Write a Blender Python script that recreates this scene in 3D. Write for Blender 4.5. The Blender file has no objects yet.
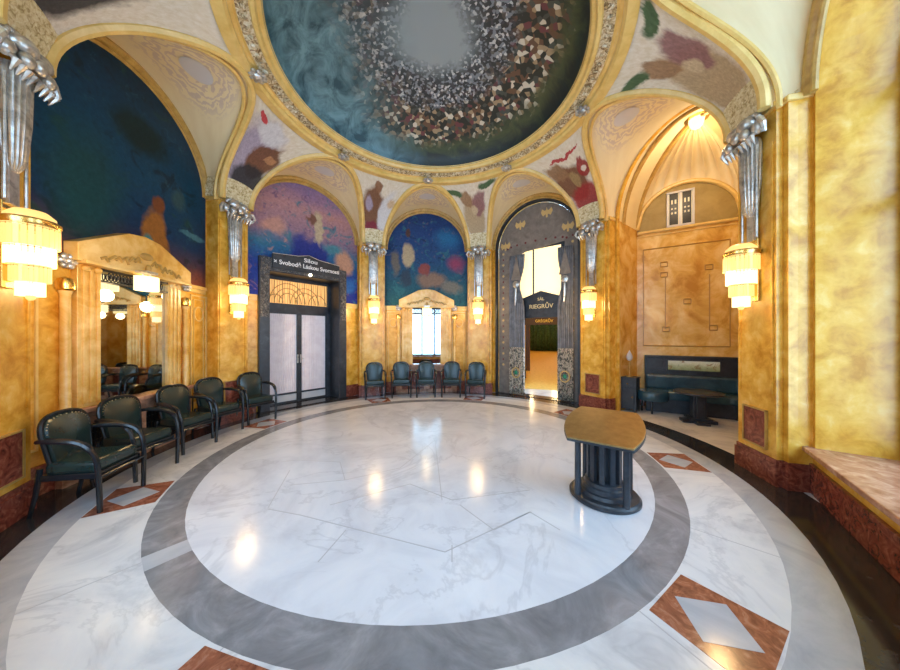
import bpy, bmesh, math, random
from mathutils import Vector, Matrix
random.seed(7)
SC = bpy.context.scene
COL = SC.collection
PI = math.pi
sin, cos, sqrt, rad = math.sin, math.cos, math.sqrt, math.radians

# ------------------------------------------------------------------ camera, world, exposure
cam_d = bpy.data.cameras.new('camera')
cam = bpy.data.objects.new('camera', cam_d); COL.objects.link(cam)
cam.location = (0.27, -4.31, 1.6); cam.rotation_euler = (PI/2, 0, 0)
cam_d.sensor_width = 36; cam_d.lens = 36*288/900; cam_d.shift_y = 1/900
cam_d.clip_start = 0.05; cam_d.clip_end = 200
SC.camera = cam
SC.view_settings.view_transform = 'Standard'; SC.view_settings.look = 'None'
SC.view_settings.gamma = 1; SC.view_settings.use_curve_mapping = False
SC.view_settings.exposure = 0.28
SC.cycles.use_denoising = True
SC.cycles.max_bounces = 10; SC.cycles.diffuse_bounces = 6; SC.cycles.glossy_bounces = 5
SC.cycles.transparent_max_bounces = 12
SC.cycles.sample_clamp_indirect = 6
SC.cycles.caustics_reflective = False; SC.cycles.caustics_refractive = False
world = bpy.data.worlds.new('daylight'); SC.world = world; world.use_nodes = True
wb = world.node_tree.nodes['Background']
wb.inputs[0].default_value = (0.52, 0.75, 1.0, 1); wb.inputs[1].default_value = 7.0
SCONCE_W, NICHE_W = 30, 36

# ------------------------------------------------------------------ material helpers
def _nt(name):
    m = bpy.data.materials.new(name); m.use_nodes = True
    nt = m.node_tree; b = nt.nodes['Principled BSDF']
    return m, nt, b
def N(nt, t, **kw):
    n = nt.nodes.new(t)
    for k, v in kw.items(): setattr(n, k, v)
    return n
def mat(name, col, rough=0.5, metal=0.0, emit=None, es=0.0, spec=0.5):
    m, nt, b = _nt(name)
    b.inputs['Base Color'].default_value = (*col, 1); b.inputs['Roughness'].default_value = rough
    b.inputs['Metallic'].default_value = metal; b.inputs['Specular IOR Level'].default_value = spec
    if emit: b.inputs['Emission Color'].default_value = (*emit, 1); b.inputs['Emission Strength'].default_value = es
    return m
def ramp(nt, fac, stops, interp='LINEAR'):
    r = N(nt, 'ShaderNodeValToRGB'); r.color_ramp.interpolation = interp
    e = r.color_ramp.elements
    while len(e) < len(stops): e.new(0.5)
    for k, (p, c) in enumerate(stops): e[k].position = p; e[k].color = (*c, 1)
    nt.links.new(fac, r.inputs[0]); return r.outputs[0]
def noise(nt, vec, scale, detail=5, rough=0.6, dist=0.0):
    n = N(nt, 'ShaderNodeTexNoise'); n.inputs['Scale'].default_value = scale
    n.inputs['Detail'].default_value = detail; n.inputs['Roughness'].default_value = rough
    n.inputs['Distortion'].default_value = dist
    nt.links.new(vec, n.inputs['Vector']); return n
def mixc(nt, f, a, b, mode='MIX'):
    m = N(nt, 'ShaderNodeMix', data_type='RGBA', blend_type=mode)
    for sock, v in ((m.inputs[0], f), (m.inputs[6], a), (m.inputs[7], b)):
        if isinstance(v, (int, float)): sock.default_value = v
        elif isinstance(v, tuple): sock.default_value = (*v, 1)
        else: nt.links.new(v, sock)
    return m.outputs[2]
def stone(name, stops, scale=1.5, rough=0.3, dist=1.5, vein=None, vscale=1.2, bump=0.0, detail=8):
    m, nt, b = _nt(name)
    tc = N(nt, 'ShaderNodeTexCoord').outputs['Object']
    n = noise(nt, tc, scale, detail, 0.62, dist)
    c = ramp(nt, n.outputs[0], stops)
    if vein:
        v = noise(nt, tc, vscale, 6, 0.6, 1.2)
        a = N(nt, 'ShaderNodeMath', operation='SUBTRACT'); nt.links.new(v.outputs[0], a.inputs[0]); a.inputs[1].default_value = 0.5
        a2 = N(nt, 'ShaderNodeMath', operation='ABSOLUTE'); nt.links.new(a.outputs[0], a2.inputs[0])
        f = ramp(nt, a2.outputs[0], [(0, (vein[1],)*3), (0.022, (0, 0, 0))])
        c = mixc(nt, f, c, vein[0])
    nt.links.new(c, b.inputs['Base Color']); b.inputs['Roughness'].default_value = rough
    if bump:
        bp = N(nt, 'ShaderNodeBump'); bp.inputs['Strength'].default_value = bump; bp.inputs['Distance'].default_value = 0.02
        nt.links.new(n.outputs[0], bp.inputs['Height']); nt.links.new(bp.outputs[0], b.inputs['Normal'])
    return m
def painting(name, axis, stops, lo, hi, blobs=(), uv=False, dist=0.25, nscale=2.0, patch=None, rough=0.6):
    """colour clouds along an axis, with soft-edged patches (cx, cy, rx, ry, colour, softness)"""
    m, nt, b = _nt(name)
    tcn = N(nt, 'ShaderNodeTexCoord'); tc = tcn.outputs['UV' if uv else 'Object']
    nz = noise(nt, tc, nscale, 6, 0.6, 0.6)
    sub = N(nt, 'ShaderNodeVectorMath', operation='SUBTRACT'); nt.links.new(nz.outputs['Color'], sub.inputs[0]); sub.inputs[1].default_value = (.5, .5, .5)
    scl = N(nt, 'ShaderNodeVectorMath', operation='SCALE'); nt.links.new(sub.outputs[0], scl.inputs[0]); scl.inputs['Scale'].default_value = dist*2.4
    add = N(nt, 'ShaderNodeVectorMath', operation='ADD'); nt.links.new(tc, add.inputs[0]); nt.links.new(scl.outputs[0], add.inputs[1])
    sep = N(nt, 'ShaderNodeSeparateXYZ'); nt.links.new(add.outputs[0], sep.inputs[0])
    mr = N(nt, 'ShaderNodeMapRange'); nt.links.new(sep.outputs[axis], mr.inputs[0]); mr.inputs[1].default_value = lo; mr.inputs[2].default_value = hi
    c = ramp(nt, mr.outputs[0], stops)
    if patch:
        for col, sc_, th, amt in patch:
            q = noise(nt, tc, sc_, 5, 0.6, 1.0)
            f = ramp(nt, q.outputs[0], [(th, (0, 0, 0)), (min(1, th+0.09), (amt,)*3)])
            c = mixc(nt, f, c, col)
    for (cx, cy, rx, ry, col, soft) in blobs:
        sx = N(nt, 'ShaderNodeVectorMath', operation='SUBTRACT'); nt.links.new(add.outputs[0], sx.inputs[0])
        ax = {0: (cx, 0, cy), 'uv': (cx, cy, 0)}['uv' if uv else 0]
        sx.inputs[1].default_value = ax
        mu = N(nt, 'ShaderNodeVectorMath', operation='MULTIPLY'); nt.links.new(sx.outputs[0], mu.inputs[0])
        mu.inputs[1].default_value = (1/rx, 1/ry, 0) if uv else (1/rx, 0, 1/ry)
        ln = N(nt, 'ShaderNodeVectorMath', operation='LENGTH'); nt.links.new(mu.outputs[0], ln.inputs[0])
        f = ramp(nt, ln.outputs['Value'], [(max(0, 0.95-soft), (0.95,)*3), (1.0, (0, 0, 0))])
        c = mixc(nt, f, c, col)
    fine = noise(nt, tc, nscale*9, 4, 0.7, 0.4)
    c = mixc(nt, 0.4, c, ramp(nt, fine.outputs[0], [(0.3, (.25, .25, .25)), (0.7, (.8, .8, .8))]), 'OVERLAY')
    nt.links.new(c, b.inputs['Base Color']); b.inputs['Roughness'].default_value = rough; b.inputs['Specular IOR Level'].default_value = 0.2
    return m

M = {}
M['amber'] = stone('amber marble', [(0.32, (.54, .235, .02)), (0.47, (.71, .37, .045)), (0.58, (.80, .455, .075)), (0.72, (.88, .60, .18))], 5.5, 0.26, 0.35)
M['amber_pale'] = stone('pale amber marble', [(0.32, (.52, .24, .035)), (0.48, (.74, .43, .095)), (0.66, (.90, .66, .28))], 2.4, 0.25, 0.5)
M['amber_line'] = mat('carved amber groove', (.46, .24, .045), 0.4)
M['olive'] = stone('olive gilt plaster', [(0.3, (.28, .19, .05)), (0.7, (.42, .30, .10))], 4, 0.5, 0.4)
M['cream'] = stone('cream plaster', [(0.3, (.76, .62, .36)), (0.7, (.84, .72, .46))], 2.0, 0.6, 0.3)
M['gold'] = stone('gilt plaster', [(0.3, (.66, .42, .10)), (0.7, (.84, .60, .22))], 5, 0.35, 0.6)
M['gold_dark'] = stone('dull gilt moulding', [(0.3, (.36, .20, .04)), (0.7, (.60, .38, .10))], 9, 0.4, 0.6)
M['gilt'] = mat('polished gilt metal', (.85, .55, .16), 0.25, 1.0)
M['silver'] = stone('silvered stucco', [(0.3, (.30, .29, .27)), (0.6, (.72, .70, .66))], 9, 0.28, 1.0, bump=0.15)
M['silver'].node_tree.nodes['Principled BSDF'].inputs['Metallic'].default_value = 0.75
M['relief'] = stone('pale gilt relief', [(0.35, (.38, .26, .09)), (0.5, (.72, .60, .34)), (0.65, (.86, .80, .60))], 26, 0.4, 0.8, bump=0.9)
M['ringband'] = stone('ornamental ring relief', [(0.38, (.16, .09, .03)), (0.5, (.58, .44, .24)), (0.62, (.84, .76, .58))], 16, 0.4, 1.5, bump=1.0)
M['red_marble'] = stone('red marble', [(0.3, (.07, .018, .012)), (0.5, (.22, .05, .03)), (0.68, (.36, .12, .07)), (0.8, (.6, .42, .32))], 9, 0.2, 2.0)
M['pink_marble'] = stone('pink marble', [(0.3, (.30, .12, .06)), (0.55, (.52, .27, .17)), (0.75, (.70, .48, .34))], 6, 0.2, 1.5)
M['f_white'] = stone('white floor marble', [(0.3, (.58, .59, .64)), (0.55, (.71, .72, .76)), (0.75, (.78, .78, .80))], 1.3, 0.17, 1.4, vein=((.38, .38, .42), .30), vscale=0.8)
M['f_outer'] = stone('streaked white floor marble', [(0.3, (.50, .51, .54)), (0.5, (.68, .68, .69)), (0.7, (.76, .75, .74))], 1.0, 0.17, 2.4, vein=((.36, .37, .40), .3), vscale=1.0)
M['f_grey'] = stone('grey floor marble', [(0.3, (.16, .16, .175)), (0.55, (.25, .25, .265)), (0.75, (.35, .35, .37))], 2.0, 0.14, 2.4)
M['f_light'] = stone('light grey floor marble', [(0.3, (.36, .38, .42)), (0.6, (.48, .49, .52))], 1.6, 0.14, 2.4)
M['f_black'] = stone('black floor marble', [(0.3, (.012, .012, .014)), (0.6, (.035, .033, .035)), (0.78, (.09, .08, .08))], 2.4, 0.12, 2.0)
M['f_joint'] = mat('floor joint', (.42, .42, .44), 0.3)
M['f_red'] = stone('red floor marble', [(0.3, (.15, .045, .025)), (0.55, (.34, .12, .065)), (0.75, (.50, .26, .18))], 9, 0.15, 2.0)
M['ebony'] = stone('dark grey stained oak', [(0.3, (.010, .013, .018)), (0.6, (.030, .036, .046)), (0.78, (.075, .085, .10))], 6, 0.38, 0.5)
M['ebony_carved'] = stone('carved dark oak', [(0.36, (.012, .012, .014)), (0.52, (.06, .06, .065)), (0.68, (.24, .22, .2))], 24, 0.4, 1.5, bump=0.9)
M['leather'] = stone('dark green leather', [(0.3, (.006, .018, .017)), (0.7, (.014, .034, .031))], 5, 0.25, 0.5)
M['leather_blue'] = stone('blue green leather', [(0.3, (.014, .042, .062)), (0.7, (.034, .090, .120))], 4, 0.25, 0.5)
M['chairwood'] = mat('black lacquered wood', (.012, .014, .017), 0.22)
M['nail'] = mat('brass nails', (.45, .36, .20), 0.35, 1.0)
M['bronze'] = stone('brushed bronze', [(0.3, (.32, .215, .085)), (0.7, (.44, .31, .13))], 14, 0.3, 0.2)
M['bronze'].node_tree.nodes['Principled BSDF'].inputs['Metallic'].default_value = 0.85
M['mirror'] = mat('mirror glass', (.62, .64, .62), 0.02, 1.0)
M['white_cloth'] = stone('white pleated curtain', [(0.4, (.82, .71, .73)), (0.6, (.90, .80, .81))], 5, 0.8, 0.2)
M['drape'] = stone('grey velvet', [(0.3, (.15, .125, .105)), (0.7, (.26, .22, .185))], 7, 0.8, 0.6)
M['drape_blue'] = stone('blue grey velvet', [(0.3, (.13, .13, .14)), (0.7, (.32, .32, .34))], 5, 0.7, 0.6)
M['drape_pattern'] = stone('embroidered hem', [(0.36, (.03, .03, .035)), (0.46, (.20, .18, .15)), (0.53, (.60, .52, .38)), (0.58, (.72, .68, .60)), (0.62, (.32, .07, .04)), (0.68, (.06, .20, .20))], 16, 0.8, 0.6)
M['emerald'] = mat('green embroidery', (.02, .22, .12), 0.6)
M['maroon'] = mat('maroon embroidery', (.14, .02, .02), 0.7)
M['goldthread'] = mat('gold thread', (.62, .42, .16), 0.5)
M['greencurtain'] = stone('green curtain', [(0.4, (.03, .09, .05)), (0.6, (.08, .18, .10))], 6, 0.8, 0.3)
M['parquet'] = stone('golden parquet', [(0.35, (.66, .42, .08)), (0.65, (.84, .58, .17))], 9, 0.5, 0.2)
M['letters'] = mat('white painted letters', (.85, .85, .85), 0.5)
M['letters_gold'] = mat('gold painted letters', (.80, .62, .30), 0.4)
M['letters_yellow'] = mat('yellow painted letters', (.95, .70, .12), 0.5)
M['crystal'] = mat('lit crystal drops', (.22, .14, .05), 0.3, 0, (1.0, .60, .19), 1.15)
M['crystal_hot'] = mat('bright lit crystal', (.25, .18, .08), 0.3, 0, (1.0, .78, .40), 1.9)
M['bulb'] = mat('lit bulb', (1, .9, .7), 0.3, 0, (1.0, .85, .55), 8.0)
M['backlit'] = mat('backlit cream glass', (.8, .7, .5), 0.4, 0, (1.0, .74, .36), 1.15)
M['backlit_blue'] = mat('backlit coloured glass', (.4, .55, .7), 0.4, 0, (.45, .68, .95), .55)
M['pane_dim'] = mat('dim cream glass', (.7, .6, .4), 0.4, 0, (1.0, .8, .5), .25)
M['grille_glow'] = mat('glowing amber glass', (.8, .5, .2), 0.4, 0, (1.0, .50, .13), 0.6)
M['darkmetal'] = mat('dark metal', (.03, .03, .035), 0.35, 0.8)
M['porcelain'] = mat('white enamel', (.62, .60, .60), 0.3)
M['room_wall'] = stone('warm room wall', [(0.3, (.56, .36, .12)), (0.7, (.72, .50, .2))], 1.5, 0.5, 0.6)
M['mahogany'] = mat('mahogany', (.07, .030, .012), 0.35)
M['outer_stone'] = mat('rough masonry', (.4, .38, .34), 0.9)
def glass_mat():
    m = bpy.data.materials.new('clear window glass'); m.use_nodes = True; nt = m.node_tree
    for n in list(nt.nodes):
        if n.type != 'OUTPUT_MATERIAL': nt.nodes.remove(n)
    out = [n for n in nt.nodes if n.type == 'OUTPUT_MATERIAL'][0]
    t = N(nt, 'ShaderNodeBsdfTransparent'); t.inputs[0].default_value = (.93, .97, 1, 1)
    g = N(nt, 'ShaderNodeBsdfGlossy'); g.inputs['Roughness'].default_value = 0.03
    mx = N(nt, 'ShaderNodeMixShader'); mx.inputs[0].default_value = 0.06
    nt.links.new(t.outputs[0], mx.inputs[1]); nt.links.new(g.outputs[0], mx.inputs[2]); nt.links.new(mx.outputs[0], out.inputs[0])
    return m
M['glass'] = glass_mat()

# ------------------------------------------------------------------ mesh helpers
class MB:
    def __init__(s): s.v = []; s.f = []; s.mi = []; s.uv = {}; s.T = Matrix.Identity(4); s.cur = 0
    def V(s, p): s.v.append(tuple(s.T @ Vector(p))); return len(s.v)-1
    def F(s, ids): s.f.append(tuple(ids)); s.mi.append(s.cur); return len(s.f)-1
    def box(s, x0, x1, y0, y1, z0, z1):
        i = [s.V(p) for p in ((x0,y0,z0),(x1,y0,z0),(x1,y1,z0),(x0,y1,z0),(x0,y0,z1),(x1,y0,z1),(x1,y1,z1),(x0,y1,z1))]
        for q in ((0,3,2,1),(4,5,6,7),(0,1,5,4),(1,2,6,5),(2,3,7,6),(3,0,4,7)): s.F([i[k] for k in q])
        return s
    def prism(s, poly, z0, z1, top=None):
        top = top or poly; n = len(poly)
        a = [s.V((x, y, z0)) for x, y in poly]; b = [s.V((x, y, z1)) for x, y in top]
        s.F(a[::-1]); s.F(b)
        for k in range(n): s.F([a[k], a[(k+1) % n], b[(k+1) % n], b[k]])
        return s
    def slab(s, poly, y0, y1):           # polygon in x,z extruded along y
        n = len(poly)
        a = [s.V((x, y0, z)) for x, z in poly]; b = [s.V((x, y1, z)) for x, z in poly]
        s.F(a); s.F(b[::-1])
        for k in range(n): s.F([a[(k+1) % n], a[k], b[k], b[(k+1) % n]])
        return s
    def grid(s, rows, close_u=False, uv=False):
        ids = [[s.V(p) for p in r] for r in rows]; R, C = len(rows), len(rows[0])
        for i in range(R-1):
            for j in range(C if close_u else C-1):
                j2 = (j+1) % C
                f = s.F([ids[i][j], ids[i][j2], ids[i+1][j2], ids[i+1][j]])
                if uv: s.uv[f] = [(j/(C-1), i/(R-1)), (j2/(C-1), i/(R-1)), (j2/(C-1), (i+1)/(R-1)), (j/(C-1), (i+1)/(R-1))]
        return s
    def lathe(s, prof, seg=24, c=(0, 0), a0=0, a1=2*PI, cap=True, flute=0, fn=0, sx=1, sy=1):
        full = abs(a1-a0-2*PI) < 1e-6; n = seg if full else seg+1
        rows = []
        for r, z in prof:
            row = []
            for k in range(n):
                a = a0+(a1-a0)*k/seg; rr = r*(1+flute*(abs(cos(a*fn/2))-.5)) if flute else r
                row.append((c[0]+rr*cos(a)*sx, c[1]+rr*sin(a)*sy, z))
            rows.append(row)
        base = len(s.v)
        s.grid(rows, close_u=full)
        if cap and full:
            if prof[0][0] > 1e-5: s.F([base+k for k in range(n)][::-1])
            if prof[-1][0] > 1e-5: s.F([base+(len(prof)-1)*n+k for k in range(n)])
        return s
    def tube(s, pts, r, seg=8, rs=None, closed=False, sq=1.0, up=None):
        pts = [Vector(p) for p in pts]; n = len(pts); rows = []
        prev = None
        for k, p in enumerate(pts):
            if closed: t = pts[(k+1) % n]-pts[k-1]
            else: t = pts[min(k+1, n-1)]-pts[max(k-1, 0)]
            t.normalize()
            if prev is None:
                u = Vector(up) if up else (Vector((0, 0, 1)) if abs(t.z) < 0.9 else Vector((1, 0, 0)))
            else: u = prev
            u = (u-t*u.dot(t))
            if u.length < 1e-6: u = t.orthogonal()
            u.normalize(); w = t.cross(u); prev = u
            rr = rs[k] if rs else r
            rows.append([p+(u*cos(2*PI*j/seg)*rr*sq+w*sin(2*PI*j/seg)*rr) for j in range(seg)])
        if closed: rows.append(rows[0])
        b = len(s.v); s.grid(rows, close_u=True)
        if not closed: s.F([b+j for j in range(seg)][::-1]); s.F([b+(len(rows)-1)*seg+j for j in range(seg)])
        return s
    def ball(s, c, rx, ry=None, rz=None, seg=12, rings=7):
        ry = ry or rx; rz = rz or rx
        rows = [[(c[0]+rx*sin(PI*i/rings)*cos(2*PI*j/seg), c[1]+ry*sin(PI*i/rings)*sin(2*PI*j/seg), c[2]-rz*cos(PI*i/rings)) for j in range(seg)] for i in range(rings+1)]
        return s.grid(rows, close_u=True)
    def build(s, name, mats, parent=None, smooth=False, bevel=0, kind=None, loc=None, rz=0, solid=0):
        me = bpy.data.meshes.new(name); me.from_pydata(s.v, [], s.f)
        for m in (mats if isinstance(mats, (list, tuple)) else [mats]): me.materials.append(M[m] if isinstance(m, str) else m)
        for p, mi in zip(me.polygons, s.mi): p.material_index = mi
        if s.uv:
            ul = me.uv_layers.new(name='UVMap')
            for f, uvs in s.uv.items():
                for li, uvc in zip(me.polygons[f].loop_indices, uvs): ul.data[li].uv = uvc
        if not s.uv:
            bm = bmesh.new(); bm.from_mesh(me)
            bmesh.ops.remove_doubles(bm, verts=bm.verts, dist=1e-5)
            bmesh.ops.recalc_face_normals(bm, faces=bm.faces); bm.to_mesh(me); bm.free()
        if smooth:
            me.polygons.foreach_set('use_smooth', [True]*len(me.polygons)); me.update()
            me.set_sharp_from_angle(angle=rad(38))
        o = bpy.data.objects.new(name, me); COL.objects.link(o)
        if solid: md = o.modifiers.new('solid', 'SOLIDIFY'); md.thickness = solid; md.offset = 0
        if bevel: md = o.modifiers.new('bevel', 'BEVEL'); md.width = bevel; md.segments = 3; md.limit_method = 'ANGLE'
        if parent: o.parent = parent
        if loc: o.location = loc
        if rz: o.rotation_euler.z = rz
        if kind: o['kind'] = kind
        return o
def tag(o, label, cat, group=None):
    o['label'] = label; o['category'] = cat
    if group: o['group'] = group
    return o
def thing(name, label, cat, loc=(0, 0, 0), rz=0, group=None):
    o = bpy.data.objects.new(name, None); COL.objects.link(o); o.empty_display_size = 0.1
    o.location = loc; o.rotation_euler.z = rz
    return tag(o, label, cat, group)
def copy_tree(o, parent=None):
    c = o.copy(); COL.objects.link(c)
    if parent: c.parent = parent
    for ch in list(o.children): copy_tree(ch, c)
    return c
def lab(o, l): o['label'] = l; return o
def text_mesh(name, body, size, loc, parent, m, ext=0.004, shear=0.0, rotx=PI/2, sx=1.0):
    cu = bpy.data.curves.new(name, 'FONT'); cu.body = body; cu.size = size; cu.align_x = 'CENTER'; cu.align_y = 'CENTER'
    cu.extrude = ext; cu.shear = shear; cu.offset = size*0.012
    t = bpy.data.objects.new(name+'_tmp', cu); COL.objects.link(t)
    bpy.context.view_layer.update()
    me = bpy.data.meshes.new_from_object(t.evaluated_get(bpy.context.evaluated_depsgraph_get()))
    bpy.data.objects.remove(t); me.materials.clear(); me.materials.append(M[m])
    me.transform(Matrix.Rotation(rotx, 4, 'X') @ Matrix.Diagonal((sx, 1, 1, 1)))
    o = bpy.data.objects.new(name, me); COL.objects.link(o); o.parent = parent; o.location = loc
    return o
def point_light(name, loc, power, col, r=0.1, parent=None):
    d = bpy.data.lights.new(name, 'POINT'); d.energy = power; d.color = col; d.shadow_soft_size = r
    o = bpy.data.objects.new(name, d); COL.objects.link(o); o.location = loc
    if parent: o.parent = parent
    return o
def fill_poly(mb, outline, holes, y):
    """triangulated sheet in x,z at depth y"""
    bm = bmesh.new(); es = []
    for loop in [outline]+holes:
        vs = [bm.verts.new((x, y, z)) for x, z in loop]
        es += [bm.edges.new((vs[k], vs[(k+1) % len(vs)])) for k in range(len(vs))]
    bmesh.ops.triangle_fill(bm, use_beauty=True, edges=es)
    bm.verts.index_update(); ids = [mb.V(v.co) for v in bm.verts]
    for f in bm.faces: mb.F([ids[v.index] for v in f.verts])
    bm.free(); return mb
def wall_sheet(mb, outline, holes, y0, y1):
    fill_poly(mb, outline, holes, y0); fill_poly(mb, outline, holes, y1)
    for loop in [outline]+holes:
        n = len(loop)
        for k in range(n):
            (x0, z0), (x1, z1) = loop[k], loop[(k+1) % n]
            mb.F([mb.V((x0, y0, z0)), mb.V((x1, y0, z1)), mb.V((x1, y1, z1)), mb.V((x0, y1, z0))])
    return mb
def arch_outline(hw, z0, zs, hr, n=24, cx=0.0, hr_x=None):
    """from bottom left round the arch to bottom right"""
    pts = [(cx-hw, z0)]
    for k in range(n+1):
        a = PI-PI*k/n; pts.append((cx+hw*cos(a), zs+hr*sin(a)))
    pts.append((cx+hw, z0)); return pts

# ------------------------------------------------------------------ plan of the hall: eight piers on a circle, a face between each two
PIER = [-119, -74.1, -27.5, 16, 59.5, 104.2, 147, 195]
RC = 4.33                        # wall corners
ZS, HR = 4.05, 1.2               # springing of the arches and their rise
RIM_R, RIM_Z = 2.45, 5.30        # where the vault meets the ring of the dome
def rz_side(k):
    a = PIER[k]; b = PIER[(k+1) % 8]
    if b < a-180: b += 360
    return (a+b)/2, (b-a)/2
class Side:
    def __init__(s, k):
        s.n, s.half = rz_side(k); n = rad(s.n); s.N = Vector((sin(n), cos(n), 0)); s.T = Vector((cos(n), -sin(n), 0))
        s.ap = RC*cos(rad(s.half)); s.W = RC*sin(rad(s.half)); s.hw = 4.0*sin(rad(s.half))-0.31
        s.rz = -n
    def P(s, w, d, z=0): v = s.N*d+s.T*w; return (v.x, v.y, z)
S = {c: Side(k) for k, c in enumerate('ABCDEFGH')}
def r_dome(z): return 3.85*sqrt(max(0.0, 1-((z-4.1)/1.556)**2)) if z > 4.1 else 3.85
def rib_pt(s, t):                # t 0..pi, left to right in local x
    w = -s.hw*cos(t); z = ZS+HR*sin(t)+0.0
    d = sqrt(max(0.1, r_dome(z)**2-w*w)); return w, d, z

# ------------------------------------------------------------------ floor
fl = MB(); NS = 96
def ring(r0, r1, mi, segs=NS, z=0.0, alt=None):
    for k in range(segs):
        a, b = 2*PI*k/segs, 2*PI*(k+1)/segs
        fl.cur = mi if alt is None else alt(k, mi)
        if r0 == 0: fl.F([fl.V((0, 0, z)), fl.V((r1*cos(a), r1*sin(a), z)), fl.V((r1*cos(b), r1*sin(b), z))])
        else: fl.F([fl.V((r*cos(t), r*sin(t), z)) for r, t in ((r0, a), (r1, a), (r1, b), (r0, b))])
RI, RO = 2.72, 2.97
ring(0, RI, 0)
ring(RI, RO, 1, alt=lambda k, m: 3 if k in (61,) else m)
ring(RO, 3.47, 2); ring(3.47, 3.70, 3); ring(3.70, 4.12, 4); ring(4.12, 7.2, 2)
fl.build('floor', ['f_white', 'f_grey', 'f_outer', 'f_light', 'f_black'], kind='structure')
# slab joints of the white disc and the ring outline
for _k in ('f_white', 'f_outer'): M[_k].node_tree.nodes['Principled BSDF'].inputs['Specular IOR Level'].default_value = 0.35
jt = MB()
def joint(x0, y0, x1, y1, w=0.004):
    d = Vector((x1-x0, y1-y0)).normalized(); p = Vector((-d.y, d.x))*w
    jt.box(0, 0, 0, 0, 0, 0) if False else jt.prism([(x0-p.x, y0-p.y), (x1-p.x, y1-p.y), (x1+p.x, y1+p.y), (x0+p.x, y0+p.y)], -0.002, 0.0012)
def W(px, py): # floor point measured against the horizon line
    Z = 288*1.6/(py-336); return ((px-450)/288*Z+.27, Z-4.31)
for a, b in (((280, 462), (296, 460)), ((268, 508), (290, 470)), ((268, 509), (300, 515)), ((300, 515), (445, 552)), ((445, 552), (530, 512)), ((452, 500), (530, 490)),
             ((330, 505), (410, 484)), ((296, 460), (340, 462)), ((340, 462), (345, 480)), ((290, 485), (345, 480)), ((318, 562), (346, 530)), ((452, 562), (452, 545)),
             ((435, 440), (442, 500)), ((460, 505), (494, 530)), ((410, 484), (452, 500)), ((530, 512), (560, 530)), ((494, 530), (530, 512)), ((345, 480), (400, 468)), ((400, 468), (435, 440))):
    joint(*W(*a), *W(*b))
for k in range(16):
    a = rad(22.5*k+5); joint(RO*cos(a), RO*sin(a), 3.47*cos(a), 3.47*sin(a), 0.003)
jt.build('floor_joint_lines', 'f_joint', kind='structure')
# rhombic inlays in front of the piers
for k, a in enumerate([-116.5, -73, -27.5, 16, 59, 101.2, 147, 195]):
    t = rad(a); r = 3.22; c = (r*sin(t), r*cos(t))
    mb = MB(); mb.prism([(-.23, -.235), (.23, -.235), (.27, .235), (-.27, .235)], -0.003, 0.0022)
    o = mb.build('trim_floor_inlay', 'f_red', kind='structure', loc=(c[0], c[1], 0), rz=-t)
    mb = MB(); mb.prism([(-.19, 0), (0, -.19), (.19, 0), (0, .19)], -0.002, 0.0034); mb.build('inlay_centre', 'f_light', o)

# ------------------------------------------------------------------ walls
NAMES = {'A': 'wall_left', 'B': 'wall_left_rear', 'C': 'wall_rear', 'D': 'wall_right_rear', 'E': 'wall_right', 'F': 'wall_window_right', 'G': 'wall_front', 'H': 'wall_window_left'}
DOOR_W0, DOOR_W1, DOOR_Z = -1.05, .93, 3.28
ATT = 6.6
for c, s in S.items():
    out = [(-s.W, 0), (s.W, 0), (s.W, ATT), (-s.W, ATT)]
    holes = []; th = 0.25
    if c == 'B': holes = [[(DOOR_W0+.03, 0.0), (DOOR_W0+.03, DOOR_Z-.03), (DOOR_W1-.03, DOOR_Z-.03), (DOOR_W1-.03, 0.0)]]; th = 0.5
    if c == 'D': holes = [arch_outline(1.12, 0.0, 4.0, 1.12)]; th = 0.3
    if c == 'E': holes = [arch_outline(s.hw, 0.0, ZS, HR)]; th = 0.06
    if c in 'FGH': holes = [arch_outline(1.15, 0.45, 4.0, 1.10)]; th = 0.8
    if holes and min(z for x, z in holes[0]) == 0.0:      # openings down to the floor are cut into the outline
        h = holes[0]; out = [(-s.W, 0)]+h+[(s.W, 0), (s.W, ATT), (-s.W, ATT)]; holes = []
    mb = MB(); wall_sheet(mb, out, holes, s.ap, s.ap+th)
    mb.build(NAMES[c], 'amber', kind='structure', rz=s.rz)
    # baseboard pieces of red marble, and panelling
    if c in 'ACFGH':
        b = MB(); b.box(-s.W+.3, s.W-.3, s.ap-.03, s.ap+.01, 0, .30); b.build('baseboard_'+NAMES[c][5:], 'red_marble', kind='structure', rz=s.rz, bevel=.008)
    if c == 'B':
        b = MB(); b.box(-s.W+.3, DOOR_W0-.03, s.ap-.03, s.ap+.01, 0, .30); b.box(DOOR_W1+.03, s.W-.3, s.ap-.03, s.ap+.01, 0, .30)
        b.build('baseboard_left_rear', 'red_marble', kind='structure', rz=s.rz, bevel=.008)
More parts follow.
